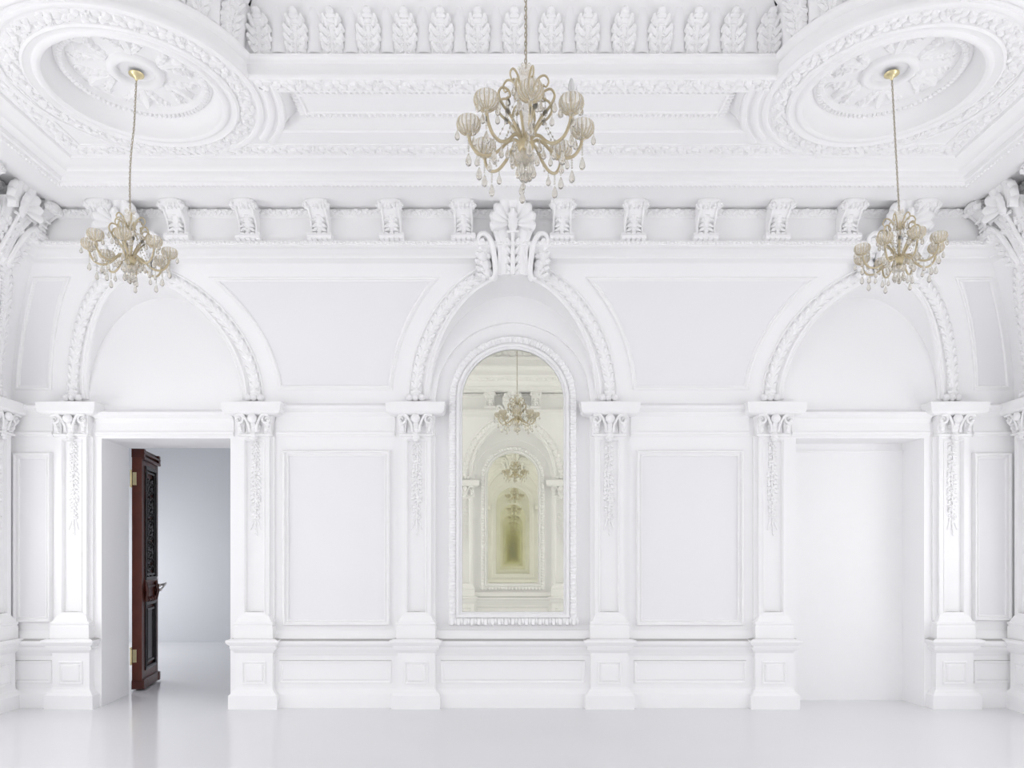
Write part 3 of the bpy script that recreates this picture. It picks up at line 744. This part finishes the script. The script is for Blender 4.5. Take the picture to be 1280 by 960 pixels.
PILX = [(-546.5, 'white pilaster at the far left, left of the open doorway'), (-320, 'white pilaster between the open doorway and the left tall panel'), (-119.5, 'white pilaster directly left of the mirror'),
        (119.5, 'white pilaster directly right of the mirror'), (323, 'white pilaster left of the blank doorway, right of the tall panel'), (546.5, 'white pilaster right of the blank doorway')]
for i, (x, t) in enumerate(PILX):
    o = pil if i == 0 else copy_tree(pil); put(o, 'back', x, 0, 0); tag(o, t + ', garland on its shaft', 'pilaster', 'white garlanded pilasters')
for wall, x, t in (('left', 438.5, 'white pilaster on the left side wall, cut off by the left edge'), ('right', -438.5, 'white pilaster on the right side wall, cut off by the right edge'),
                   ('front', 119.5, 'white pilaster reflected in the mirror, one beside the reflected mirror'), ('front', -119.5, 'white pilaster reflected in the mirror, on the other side of the reflected mirror')):
    o = copy_tree(pil); put(o, wall, x, 0, 0); tag(o, t, 'pilaster')

# ------------------------------------------------------------------ brackets
def bracket():
    root = empty('bracket'); hw = 10
    g = G(); prof = smooth_path([(96, 352, 0), (103, 354, 0), (103.5, 358, 0), (104, 365, 0), (108, 371, 0), (115, 376.5, 0), (120, 381, 0), (118, 388, 0)], 5)
    n = len(prof); V = []
    for x in (-hw, hw):
        V += [(x, p[0], p[1]) for p in prof] + [(x, 94, 388.5), (x, 94, 351)]
    m = n + 2; g.add(V, grid_faces(2, m, cv=True) + [tuple(range(m)), tuple(range(m, 2 * m))])
    for sg in (-1, 1):    # raised side edge and volute
        P = [(sg * (hw - 1), p[0] + .6, p[1] - .3) for p in prof]; tube(g, P, 1.5, 6)
        sp = spiral((sg * (hw + .3), 113, 382), (0, 1, 0), (0, 0, 1), 5.5, 1.4, t0=0, sgn=1); tube(g, sp, np.linspace(1.4, .7, len(sp)), 5)
    g.obj('body', ORN, root, smooth=40)
    g = G()
    def f(u, w_, h):
        z = 374.5 - u * 1.0; s = 103.6 + np.clip((z - 362) / 16, 0, 1) ** 1.6 * 12
        return np.stack([w_, s + h + .4, z], 1)
    leaf(g, (0, 0, 0), (0, 0, 1), (0, 1, 0), 19, 6.2, 3.2, nl=4, nu=17, nv=7, curl=.5, f=f)
    for sg in (-1, 1):
        for z in (372, 367.5, 363):
            leaf(g, (sg * 1.5, 105 + max(0, (z - 366) * .5), z), (sg * .8, .1 if z < 370 else .5, -.55), (0, 1, -.3), 8, 2.4, 3, nl=2, nu=7, nv=5, curl=.9)
    g.obj('leaf', ORN, root)
    g = G()
    for k in range(5): box(g, -13.5 + k * 5.6, -13.5 + k * 5.6 + 4.4, 94, 107, 350, 357)
    box(g, -13, 13, 94, 105.5, 351, 356.5); tube(g, [(-13.5, 105, 353.5), (13.5, 105, 353.5)], 2.8, 8)
    g.obj('foot', ORN, root)
    g = G(); rnd = random.Random(3); tube(g, [(-11.5, 119.5, 383), (-6, 120.5, 383.5), (0, 121, 384), (6, 120.5, 383.5), (11.5, 119.5, 383)], (4, 4.8, 5, 4.8, 4), 10)
    for k in range(13):
        x = -11.5 + 23 * k / 12; sphere(g, (x, 122 + rnd.uniform(-.6, 1.2), 383 + rnd.uniform(-2.6, 2.2)), (2.2, 2.6, 2.0 + rnd.uniform(-.3, .6)), 5, 7)
    for k in range(5):
        x = -9.6 + 4.8 * k; leaf(g, (x, 118, 378), (rnd.uniform(-.35, .35), .9, .35), (0, .2, -1), 8, 3.4, 3.6, nl=2, nu=8, nv=7, curl=.7)
    for sg in (-1, 1): leaf(g, (sg * 8, 119, 379), (sg * 1, .2, .35), (0, 1, -.2), 7.5, 3.6, 4, nl=2, nu=7, nv=5)
    g.obj('leaf_roll', ORN, root)
    return root
br = bracket()
BX = [54.5, 134, 214, 293.5, 372.5, 452]; od = ['first', 'second', 'third', 'fourth', 'fifth', 'sixth']; first = True
for sg, side in ((-1, 'left'), (1, 'right')):
    for k, x in enumerate(BX):
        o = br if first else copy_tree(br); first = False
        put(o, 'back', sg * x, 0, 0)
        tag(o, 'scrolled white cornice bracket, %s to the %s of the central shell keystone' % (od[k], side), 'bracket', 'cornice brackets above the arches')
for wall, sgn in (('left', 1), ('right', -1)):
    for x, t in ((360, 'next to the corner'), (264.5, 'beyond the keystone')):
        o = copy_tree(br); put(o, wall, sgn * x, 0, 0); tag(o, 'scrolled white bracket on the %s side wall, %s' % (wall, t), 'bracket', 'cornice brackets above the arches')
for x, t in ((54.5, 'on one'), (-54.5, 'on the other')):
    o = copy_tree(br); put(o, 'front', x, 0, 0); tag(o, 'scrolled bracket reflected in the mirror, %s side of the reflected shell' % t, 'bracket', 'cornice brackets above the arches')

# ------------------------------------------------------------------ shell keystones
def keystone():
    root = empty('keystone'); 
    # spine of the keystone follows the cove, standing off it
    def sp(z): return cove(min(z, 345)) + (0 if z < 345 else 0)
    def so(z): return 84 + (z - 322) * .55         # front surface distance, leaning forward as it rises
    g = G(); n = 16; V = []; m = 17
    for i in range(n):
        t = i / (n - 1); z = 318 + 48 * t; hw = 17 + 1.5 * math.cos(PI * t * 2) + 6 * t ** 2
        for j in range(m):
            v = j / (m - 1) * 2 - 1; V.append((v * hw, so(z) - 3 * math.cos(v * PI * 2) * (1 - .5 * t) + (3.2 if abs(v) > .85 else 0) + 3, z))
        V.append((hw, max(cove(min(z, 345)) - 4, so(z) - 22), z)); V.append((-hw, max(cove(min(z, 345)) - 4, so(z) - 22), z))
    F = grid_faces(n, m + 2, cv=True) + [tuple(range(m + 2)), tuple(range((n - 1) * (m + 2), n * (m + 2)))]; g.add(V, F); g.obj('body', ORN, root, smooth=50)
    g = G()       # shell: radial fan of nine ribs
    nr, na = 10, 91; V = []; K = 7.25
    for i in range(nr):
        r = i / (nr - 1)
        for j in range(na):
            t = j / (na - 1); a = -.62 * PI + 1.24 * PI * t; rb = abs(math.cos(a * K))
            rr = r * 25 * (1 + .09 * rb * r) * (1 - .12 * abs(a) / PI)
            x = rr * math.sin(a); z = 364 + rr * math.cos(a) * 1.08
            V.append((x, so(364) + 5 + 9 * r ** 2 + 2.6 * rb * r ** .7 - (4 if i == nr - 1 else 0), z))
    k = len(V); V2 = [(x, s - 5, z) for x, s, z in V]
    F = grid_faces(nr, na); F2 = [tuple(q + k for q in f) for f in F]
    rim = [((nr - 1) * na + j, (nr - 1) * na + j + 1, (nr - 1) * na + j + 1 + k, (nr - 1) * na + j + k) for j in range(na - 1)]
    g.add(V + V2, F + F2 + rim)
    leaf(g, (0, so(364) + 6, 356), (0, .25, 1), (0, 1, -.2), 24, 6, 5, nl=4); sphere(g, (0, so(362) + 7, 361), (3.6, 4, 4.6), 8, 10)
    tube(g, [(-6, so(358) + 5, 357.5), (0, so(358) + 8, 356.5), (6, so(358) + 5, 357.5)], 1.8, 7)
    g.obj('shell', ORN, root, smooth=60)
    g = G()
    for z in (321, 329, 337, 345):
        for sg in (-1, 1): leaf(g, (sg * 1, so(z) + 4, z), (sg * .75, .45, .9), (0, 1, -.4), 11, 3, 3.4, nl=2, nu=9, nv=5, curl=.8)
    tube(g, [(0, so(319) + 6, 319), (0, so(340) + 7, 340), (0, so(362) + 7, 362)], (3.0, 2.2, 1.8), 8)
    for q in (-5, 0, 5): sphere(g, (q, so(319) + 5, 319.5), (3, 3, 2.4), 6, 8)
    g.obj('centre_leaf', ORN, root)
    for sg in (-1, 1):
        g = G()
        arm = smooth_path([(sg * 27, so(318) + 1, 314), (sg * 22, so(318) + 2, 315.5), (sg * 19.5, so(324) + 4, 321), (sg * 20.5, so(334) + 5, 334), (sg * 23, so(344) + 6, 346), (sg * 28, so(352) + 6, 354), (sg * 34, so(354) + 5, 356), (sg * 38.5, so(351) + 4, 352.5), (sg * 37.5, so(348) + 3, 347), (sg * 33.5, so(348) + 3, 347), (sg * 32.5, so(350) + 4, 350.5)])
        tube(g, arm, np.concatenate([np.linspace(2.4, 3.0, 30), np.linspace(3.0, 1.8, len(arm) - 30)]), 8)
        arm2 = arm.copy(); arm2[:, 1] -= 7; tube(g, arm2[8:60], 3.4, 8)
        sphere(g, (sg * 34, so(350) + 3, 350), (3, 3.4, 3), 6, 8)
        rnd = random.Random(5)
        for k in range(5):
            for d in (0, 1):
                z = 317 + k * 6.2; x = sg * (24 + d * 5 + .8 * k + rnd.uniform(-1, 1)); s_ = max(cove(min(z, 343)) + 5, so(z) - 4)
                leaf(g, (x, s_, z), (sg * (.95 - .1 * k + d * .2), .2, .75 - .25 * d), (0, 1, -.35), 13, 5, 6, nl=3, nu=9, nv=7, curl=.9)
        for z, x in ((330, 30), (338, 34), (322, 28)): sphere(g, (sg * x, max(cove(z) + 4, so(z) - 6), z), (6.5, 8, 6), 7, 9)
        g.obj('scroll', ORN, root)
    return root
ks = keystone(); put(ks, 'back', 0, 0, 0)
tag(ks, 'large shell-topped keystone at the arch crown above the mirror', 'keystone', 'shell keystones')
for wall, x, t in (('back', -434, 'shell-topped keystone behind the left chandelier'), ('back', 434, 'shell-topped keystone behind the right chandelier'), ('left', 318.5, 'shell keystone at the left edge on the side wall'),
                   ('right', -318.5, 'shell keystone at the right edge on the side wall'), ('front', 0, 'shell keystone seen reflected in the top of the mirror')):
    o = copy_tree(ks); put(o, wall, x, 0, 0); o['label'] = t

# ------------------------------------------------------------------ mirrors
def mirror():
    root = empty('mirror')
    def outline(off, n=40):
        r = 63.5 + off; pts = [(-r, -71 - off)]; pts += [(-r, z) for z in np.linspace(-60, 190, 22)]
        pts += [(-r * math.cos(PI * k / n), 194 + r * math.sin(PI * k / n)) for k in range(n + 1)] + [(r, z) for z in np.linspace(190, -60, 22)] + [(r, -71 - off)]
        return pts
    g = G(); o = outline(1.5); V = [(x, -6, z) for x, z in o] + [(x, -8.5, z) for x, z in o]; m = len(o)
    g.add(V, [tuple(range(m)), tuple(range(m, 2 * m))[::-1]] + [(i, (i + 1) % m, (i + 1) % m + m, i + m) for i in range(m)])
    gl = g.obj('glass', MIRROR, root, smooth=0); gl['label'] = 'tarnished greenish mirror glass'
    g = G(); o = outline(0); P = [(x, 0, z) for x, z in o]
    # B = T x N ; going left-up-over-right-down, with N=+s: find sign by test
    T = np.array(P[1]) - np.array(P[0]); B = np.cross(T, (0, 1, 0)); sg = 1 if B[0] < 0 else -1
    pr = [(0, -8), (0, -3), (1, -2.5), (2, -4), (3, -4), (3.5, -1), (5.5, 0), (7, -1), (7.4, -3), (8.4, -3), (8.8, -1.5), (10, -1.5), (15, 0), (16.2, -2), (16.5, -9.9)]
    sweep(g, P, (0, 1., 0), [(sg * b, h) for b, h in pr], closed=True); g.obj('frame', ORN, root, smooth=35)
    g = G(); o = outline(11.8); P = [(x, -1, z) for x, z in o]
    beads(g, P, (0, 1., 0), 2.6, 7.2, closed=True, sq=1.7, n=8)
    o = outline(14.5); P = np.array([(x, -1.5, z) for x, z in o] + [(o[0][0], -1.5, o[0][1])])
    seg = np.linalg.norm(P[1:] - P[:-1], axis=1); L = np.concatenate([[0], np.cumsum(seg)]); k = 0
    for t in np.arange(0, L[-1], 7.2):
        i = max(min(np.searchsorted(L, t) - 1, len(seg) - 1), 0); q = (t - L[i]) / seg[i]; c = P[i] * (1 - q) + P[i + 1] * q; T = (P[i + 1] - P[i]) / seg[i]; Bv = np.cross(T, (0, 1., 0)) * sg
        leaf(g, c - Bv * 6.5, Bv, (0, 1, 0), 9, 1.7, 2.4, nl=1, nu=6, nv=5, curl=.8)
    for k in range(19):
        x = -76 + 152 * k / 18; leaf(g, (x, -1, -78.5), (0, 0, -1), (0, 1, 0), 9.5, 4, 5.5, nl=2, nu=7, nv=5, curl=.9); sphere(g, (x + 4.2, 0, -82.5), (2, 2.6, 4.2), 5, 6)
    g.obj('egg_moulding', ORN, root)
    return root
mr = mirror(); put(mr, 'back', 0, 2.8, 0)
tag(mr, 'tall round-topped antique mirror with white egg-and-dart frame, reflecting chandeliers', 'mirror')
o = copy_tree(mr); put(o, 'front', 0, 2.8, 0); tag(o, 'opposite round-topped mirror, seen only as smaller reflections inside the tall mirror', 'mirror')

# blank doorway head and jamb of the niche on the right
g = G(); box(g, 354.5, 509.5, -43, -41.6, -H0 - 1, 134.5); box(g, 354.5, 509.3, -43, -39.8, 134.5, 136.5)
struct(g.obj('door_2', ORN), 'white blocked-up doorway panel set back in the right recess', 'doorway')

# ------------------------------------------------------------------ the open mahogany door leaf: local x = along the leaf, s = out of the face, z
door = empty('door_1')
LW, TH, DZ0, DZ1 = 82.0, 13.0, -H0 + 2, 149.0
def dobj(g, name, m, parent=door, **k): return g.obj(name, m, parent, (0, 0, 0), **k)
g = G(); box(g, 0, LW, -TH, -2.5, DZ0, DZ1)
def ring(g, x0, x1, z0, z1, w_, s0, s1):
    frame(g, x0, x1, z0, z1, [(0, s0), (0, s1), (w_ * .5, s1 + .6), (w_, s1), (w_, s0)])
for x0, x1 in ((0, 14), (LW - 12, LW)): box(g, x0, x1, -TH, 0, DZ0, DZ1)
for z0, z1 in ((DZ0, DZ0 + 26), (-66, -36), (DZ1 - 22, DZ1)): box(g, 14, LW - 12, -TH, -.2, z0, z1)
dobj(g, 'leaf', WOOD, smooth=0)
g = G(); box(g, -.6, 0, -TH, 0, DZ0, DZ1); dobj(g, 'hinge_stile', WOODR, smooth=0)['label'] = 'reddish mahogany door edge'
g = G(); ring(g, 14, LW - 12, -36, DZ1 - 22, 5, -2.5, 1.5); ring(g, 21, LW - 19, -29, DZ1 - 29, 3, -2.5, .5); dobj(g, 'upper_panel_moulding', BLACKW, smooth=0)
g = G(); random.seed(11)
for k in range(12):
    z = -22 + k * 11
    for sg in (-1, 1):
        leaf(g, (LW / 2 + 1, -2.3, z), (sg * .8, 0, .8 if k % 3 else -.6), (0, 1, 0), 17, 5, 3, nl=3, nu=9, nv=5, curl=.8)
        sp = spiral((LW / 2 + 1 + sg * 10, -.8, z + 3), (1, 0, 0), (0, 0, 1), 5, 1.1, sgn=sg); tube(g, sp, np.linspace(1.4, .7, len(sp)), 5)
    rosette(g, (LW / 2 + 1, -1.5, z + 5), (0, 1, 0), (1, 0, 0), 5, 3, 5)
dobj(g, 'carved_panel', BLACKW)['label'] = 'black carved scrollwork panel'
g = G(); ring(g, 14, LW - 12, DZ0 + 24, -66, 5, -2.5, 1.2); ring(g, 24, LW - 22, DZ0 + 34, -76, 3, -2.5, .6); box(g, 27, LW - 25, -2.6, -.6, DZ0 + 37, -79); dobj(g, 'lower_panel_moulding', BLACKW, smooth=0)
g = G()
for z in (-37, -45, -64): tube(g, [(12, .4, z), (LW - 10, .4, z)], 1.8, 8)
for z0, z1 in ((-66, -38),):
    for x in (14, LW - 14): tube(g, [(x, 1, z0), (x, 3, (z0 + z1) / 2), (x, 1, z1)], (2, 3, 2), 8)
for x in (28, 42, 56): sphere(g, (x, 1.5, -63), (3.2, 2.5, 4), 6, 8)
tube(g, [(0, 0, DZ0 + 12), (LW, 0, DZ0 + 12)], 1.4, 8); box(g, 2, LW - 2, -TH - 1, 2.2, DZ0, DZ0 + 13)
for z in (DZ0, DZ1 - 12): 
    for x in (-1, LW - 6): box(g, x, x + 8, -TH - .5, 3, z + (0 if z > 0 else 0), z + 12)
for z in (DZ1 - 6, DZ1 - 13): tube(g, [(-1, 1.5, z), (LW + 2, 1.5, z)], 2.2, 8)
dobj(g, 'rail_moulding', WOOD, smooth=40)
g = G(); hx = LW - 9; box(g, hx - 5, hx + 4, -.2, 1.4, -58, -32)
tube(g, smooth_path([(hx, 1, -45), (hx, 9, -44), (hx - 4, 14, -42), (hx - 11, 15, -43), (hx - 17, 13, -48), (hx - 19, 11, -50)]), np.linspace(1.7, 1.2, 41), 8); sphere(g, (hx - 19.5, 11, -51), 2, 6, 8); sphere(g, (hx, 5, -45), (2.6, 2, 2.6), 6, 8)
dobj(g, 'handle', STEEL)['label'] = 'curved worn metal lever handle'
for z in (107, -141):
    g = G(); box(g, -1.2, -.5, -TH + 1, -TH + 6, z - 9, z + 9); tube(g, [(-1.8, -TH - 1, z - 10), (-1.8, -TH - 1, z + 10)], 1.3, 8)
    for q in (-11, 11): sphere(g, (-1.8, -TH - 1, z + q), 1.6, 6, 8)
    dobj(g, 'hinge', BRASS)
# leaf stands in the doorway: runs away from us, face turned to the right
ang = math.radians(90 - 8 - 0)
door.location = (-519.5 / U, 112 / U, H0 / U)
# local x -> into depth (+Y), local s -> world +x :  local (x, -s) rotated by +ang
door.rotation_euler = (0, 0, math.radians(101.5))
tag(door, 'tall dark mahogany carved door leaf standing open in the left doorway', 'door', kind='structure')

# ------------------------------------------------------------------ chandeliers (local origin: hub; z relative)
def rot(v, a): c, s = math.cos(a), math.sin(a); return np.stack([v[..., 0] * c - v[..., 1] * s, v[..., 0] * s + v[..., 1] * c, v[..., 2]], -1)
def cobj(g, name, m, parent, at=(0, 0, 0), a=0, smooth=60, share=None):
    if share is None:
        V = np.vstack(g.v) / U; g.v = [V]; o = g.obj(name, m, None, raw=True, smooth=smooth)
    else: o = bpy.data.objects.new(name, share); COL.objects.link(o)
    o.parent = parent; o.location = tuple(np.array(at) / U); o.rotation_euler = (0, 0, a); return o
MESH = {}
def pm(key, fn, m, smooth=60):
    if key not in MESH:
        g = G(); fn(g); V = np.vstack(g.v) / U; g.v = [V]; o = g.obj(key, m, None, raw=True, smooth=smooth); MESH[key] = o.data; bpy.data.objects.remove(o)
    return MESH[key]
def f_drop(g):
    for k, (z, r) in enumerate(((0, .45), (-1.3, .5), (-2.6, .5))): sphere(g, (0, 0, z), r, 4, 6)
    lathe(g, [(.05, -3.0), (.5, -3.8), (1.1, -5.2), (1.7, -7), (1.75, -8.2), (1.2, -9.5), (.1, -10.2)], n=7)
def f_bigdrop(g):
    for k in range(5): sphere(g, (0, 0, -1.7 * k), .75, 4, 6)
    lathe(g, [(.05, -8.2), (.6, -9), (1.4, -11), (2.1, -13.4), (2.1, -14.8), (1.4, -16.4), (.1, -17.2)], n=7)
def f_cup(g):
    n = 64; prof = [(1.2, -3), (2, -2), (1.5, -1), (2, 0), (5, .8), (7.2, 3), (7.9, 5.6), (7.4, 8.2), (6.4, 9.6), (5.9, 9.4), (6.8, 7.8), (7.1, 5.6), (6.4, 3.4), (4.4, 1.6), (.2, 1.2)]
    V = []
    for r, z in prof:
        for k in range(n):
            t = 2 * PI * k / n; rr = r * (1 + (.07 if r > 3 else 0) * abs(math.cos(t * 8)) * 2 - .07); V.append((rr * math.cos(t), rr * math.sin(t), z))
    g.add(V, grid_faces(len(prof), n, cv=True)); lathe(g, [(.1, 1), (1.5, 1), (1.4, 7), (1.7, 8), (.1, 8.4)], n=12)
def f_ribs(g):
    for k in range(16):
        t = 2 * PI * (k + .5) / 16; P = [(1.02 * r * math.cos(t), 1.02 * r * math.sin(t), z) for r, z in ((1.6, -.6), (5, .7), (7.1, 3), (7.8, 5.6), (7.2, 8.2), (6.3, 9.6))]; tube(g, P, .24, 4, caps=False)
def f_arm(g):
    P = smooth_path([(2.5, 0, -1), (7, 0, 2.6), (12, 0, 1), (18, 0, -5), (25, 0, -8.5), (32, 0, -7), (36.5, 0, -1), (38, 0, 5)], 7); tube(g, P, 1.1, 7)
def f_scroll(g):
    P = smooth_path([(2.5, 0, 1), (6, 0, 8), (11, 0, 16), (17, 0, 22), (20, 0, 28), (17.5, 0, 33), (13, 0, 32.5), (11.5, 0, 29), (13.5, 0, 27)], 6); tube(g, P, np.linspace(1.05, .65, len(P)), 6); sphere(g, P[-1], 1.1, 5, 6)
def f_topscroll(g):
    P = smooth_path([(2, 0, 31), (5, 0, 37), (9, 0, 43), (13, 0, 44), (15.5, 0, 40), (14, 0, 36.5), (12, 0, 37.5)], 6); tube(g, P, np.linspace(.9, .5, len(P)), 6); sphere(g, P[-1], .9, 5, 6)
def f_beads(g):
    P = [(4 + 20 * f, 0, 34 - 44 * f + 10 * (f - .5) ** 2) for f in [q / 12 for q in range(13)]]
    for p in P: sphere(g, p, .75, 4, 5)
    tube(g, P, .15, 4)
def f_bulb(g): lathe(g, [(1.4, 7.5), (1.5, 11), (1.3, 12), (2.1, 15), (2.0, 17.5), (1.1, 20.5), (.1, 22)], n=14)
def chandelier(nscroll=8, a0=0.0):
    root = empty('chandelier')
    g = G(); sphere(g, (0, 0, -2), (5.5, 5.5, 5), 10, 16); lathe(g, [(.1, -10), (2.4, -9), (3, -7.5), (2, -6.5), (5, -3), (6.2, 0), (4.5, 2.6), (2.6, 3.5), (1.8, 6)], n=20); cobj(g, 'hub', GOLD, root)
    g = G(); prof = [(1.8, 5)]
    for z in range(7, 32, 4): prof += [(1.2, z), (3.0, z + 1.8), (1.3, z + 3.4)]
    prof += [(1.6, 34), (3.4, 35), (7, 38), (7.6, 41.5), (6.2, 44.5), (3.8, 45.5), (1.6, 46), (1.8, 48), (4.6, 48.6), (4.4, 50), (1.2, 50.5), (.3, 52)]
    lathe(g, prof, n=24)
    for k in range(6): sphere(g, (4.4 * math.cos(k * PI / 3), 4.4 * math.sin(k * PI / 3), 50.5), 1.2, 5, 6)
    cobj(g, 'stem', CUP, root)
    g = G(); random.seed(2)
    g = G(); nn = 64; V = []; pr_ = [(.2, -14), (2.5, -13.6), (5, -12), (6.6, -9.8), (7, -8), (6.5, -8), (6, -9.6), (4.6, -11.4), (2.2, -12.8), (.2, -13)]
    for r, z in pr_:
        for k in range(nn):
            t = 2 * PI * k / nn; rr = r * (1 + (.06 * abs(math.cos(t * 8)) if r > 2 else 0)); V.append((rr * math.cos(t), rr * math.sin(t), z))
    g.add(V, grid_faces(len(pr_), nn, cv=True)); cobj(g, 'bowl', CUP, root)
    for k in range(8): cobj(None, 'bead_string', CRYST, root, a=2 * PI * k / 8 + .2, share=pm('beadstring', f_beads, CRYST))
    for k in range(8):
        a = a0 + 2 * PI * k / 8
        ar = cobj(None, 'arm', GILT, root, a=a, share=pm('arm', f_arm, GILT))
        cobj(None, 'cup', CUP, ar, at=(38, 0, 6), share=pm('cup', f_cup, CUP))
        cobj(None, 'cup_ribs', GILT, ar, at=(38, 0, 6), share=pm('ribs', f_ribs, GILT))
        for q, (dr, z) in enumerate((((7.5, 0), 9), ((-3.5, 6.6), 9), ((-3.5, -6.6), 9))):
            cobj(None, 'crystal_drop', CRYST, ar, at=(38 + dr[0], dr[1], z + 2), share=pm('drop', f_drop, CRYST))
        cobj(None, 'crystal_drop', CRYST, ar, at=(38, 0, 1), share=pm('bigdrop', f_bigdrop, CRYST))
        cobj(None, 'crystal_drop', CRYST, ar, at=(31, 0, -8), share=pm('bigdrop', f_bigdrop, CRYST))
        cobj(None, 'crystal_drop', CRYST, ar, at=(24, 0, -9), share=pm('drop', f_drop, CRYST))
        cobj(None, 'crystal_drop', CRYST, ar, at=(12, 0, 0), share=pm('drop', f_drop, CRYST))
    for k in range(nscroll):
        a = a0 + 2 * PI * (k + .5) / nscroll
        s = cobj(None, 'scroll', GILT, root, a=a, share=pm('scroll', f_scroll, GILT)); cobj(None, 'crystal_drop', CRYST, s, at=(13.5, 0, 26), share=pm('drop', f_drop, CRYST))
        cobj(None, 'crystal_drop', CRYST, s, at=(20, 0, 27), share=pm('drop', f_drop, CRYST))
    for k in range(6):
        a = a0 + 2 * PI * (k + .25) / 6
        s = cobj(None, 'top_scroll', GILT, root, a=a, share=pm('topscroll', f_topscroll, GILT)); cobj(None, 'crystal_drop', CRYST, s, at=(12, 0, 36.5), share=pm('drop', f_drop, CRYST))
    for k in range(6):
        t = 2 * PI * k / 6; cobj(None, 'hanging_crystal', CRYST, root, at=(5 * math.cos(t), 5 * math.sin(t), -6), share=pm('bigdrop', f_bigdrop, CRYST))
    cobj(None, 'hanging_crystal', CRYST, root, at=(0, 0, -9), share=pm('bigdrop', f_bigdrop, CRYST))
    return root
def chain(root, top, lean=0, kink=0):
    g = G(); z = 51.0; n = int((top - z) / 3.0)
    for k in range(n):
        t = k / n; zz = z + (top - 6 - z) * (k + .5) / n; x = lean * t + kink * math.sin(PI * min(1, t * 1.6)) ; a = 0 if k % 2 else PI / 2; P = []
        for q in range(10):
            b = 2 * PI * q / 9; P.append((x + .8 * math.cos(b) * math.cos(a), .8 * math.cos(b) * math.sin(a), zz + 2.1 * math.sin(b)))
        tube(g, P, .32, 5, caps=False)
    tube(g, [(lean * k / 12 + kink * math.sin(PI * min(1, k / 12 * 1.6)) + .5, 0, z + (top - 5 - z) * k / 12) for k in range(13)], .35, 5)
    cobj(g, 'chain', CHAIN, root)
    g = G(); lathe(g, [(.4, top - 9), (1.4, top - 8), (1.8, top - 6.5), (4.5, top - 4.6), (7.4, top - 3), (7.6, top - 2), (4.2, top - .6), (1.8, top), (.2, top)], cx=lean, n=28); cobj(g, 'canopy', BRASS, root)
    g = G()
    for q in (-1.6, 1.6): tube(g, [(lean + q, 0, top - .8), (lean + q, 0, top + 7.5)], 1.1, 8)
    cobj(g, 'ceiling_hook', DARKM, root)
HUBZ = 255.0
c0 = chandelier(a0=PI / 2 + .06)
def finish(root, x, s, top, lean, kink, label, sc_=.82):
    root.location = W(x, s, HUBZ); root.scale = (sc_, sc_, sc_); chain(root, (top - HUBZ) / sc_, lean / sc_, kink / sc_); tag(root, label, 'chandelier', 'gilded glass chandeliers')
c1 = copy_tree(c0); c2 = copy_tree(c0)
finish(c0, 8, 466, 468, 0, 0, 'largest gilded glass chandelier, hanging in front of the centre arch', .93)
cobj(None, 'bulb', BULB, c0, at=(38 * math.cos(-PI / 4 + .06), 38 * math.sin(-PI / 4 + .06), 6), share=pm('bulb', f_bulb, BULB))
c0.children[-1].name = 'bulb'
finish(c1, -330, 287, 417, 5, -1.5, 'gilded glass chandelier hanging over the open door on the left')
finish(c2, 333, 287, 417, -6, 0, 'gilded glass chandelier hanging from the right ceiling medallion')
c1.rotation_euler = (0, 0, .25); c2.rotation_euler = (0, 0, -.1)
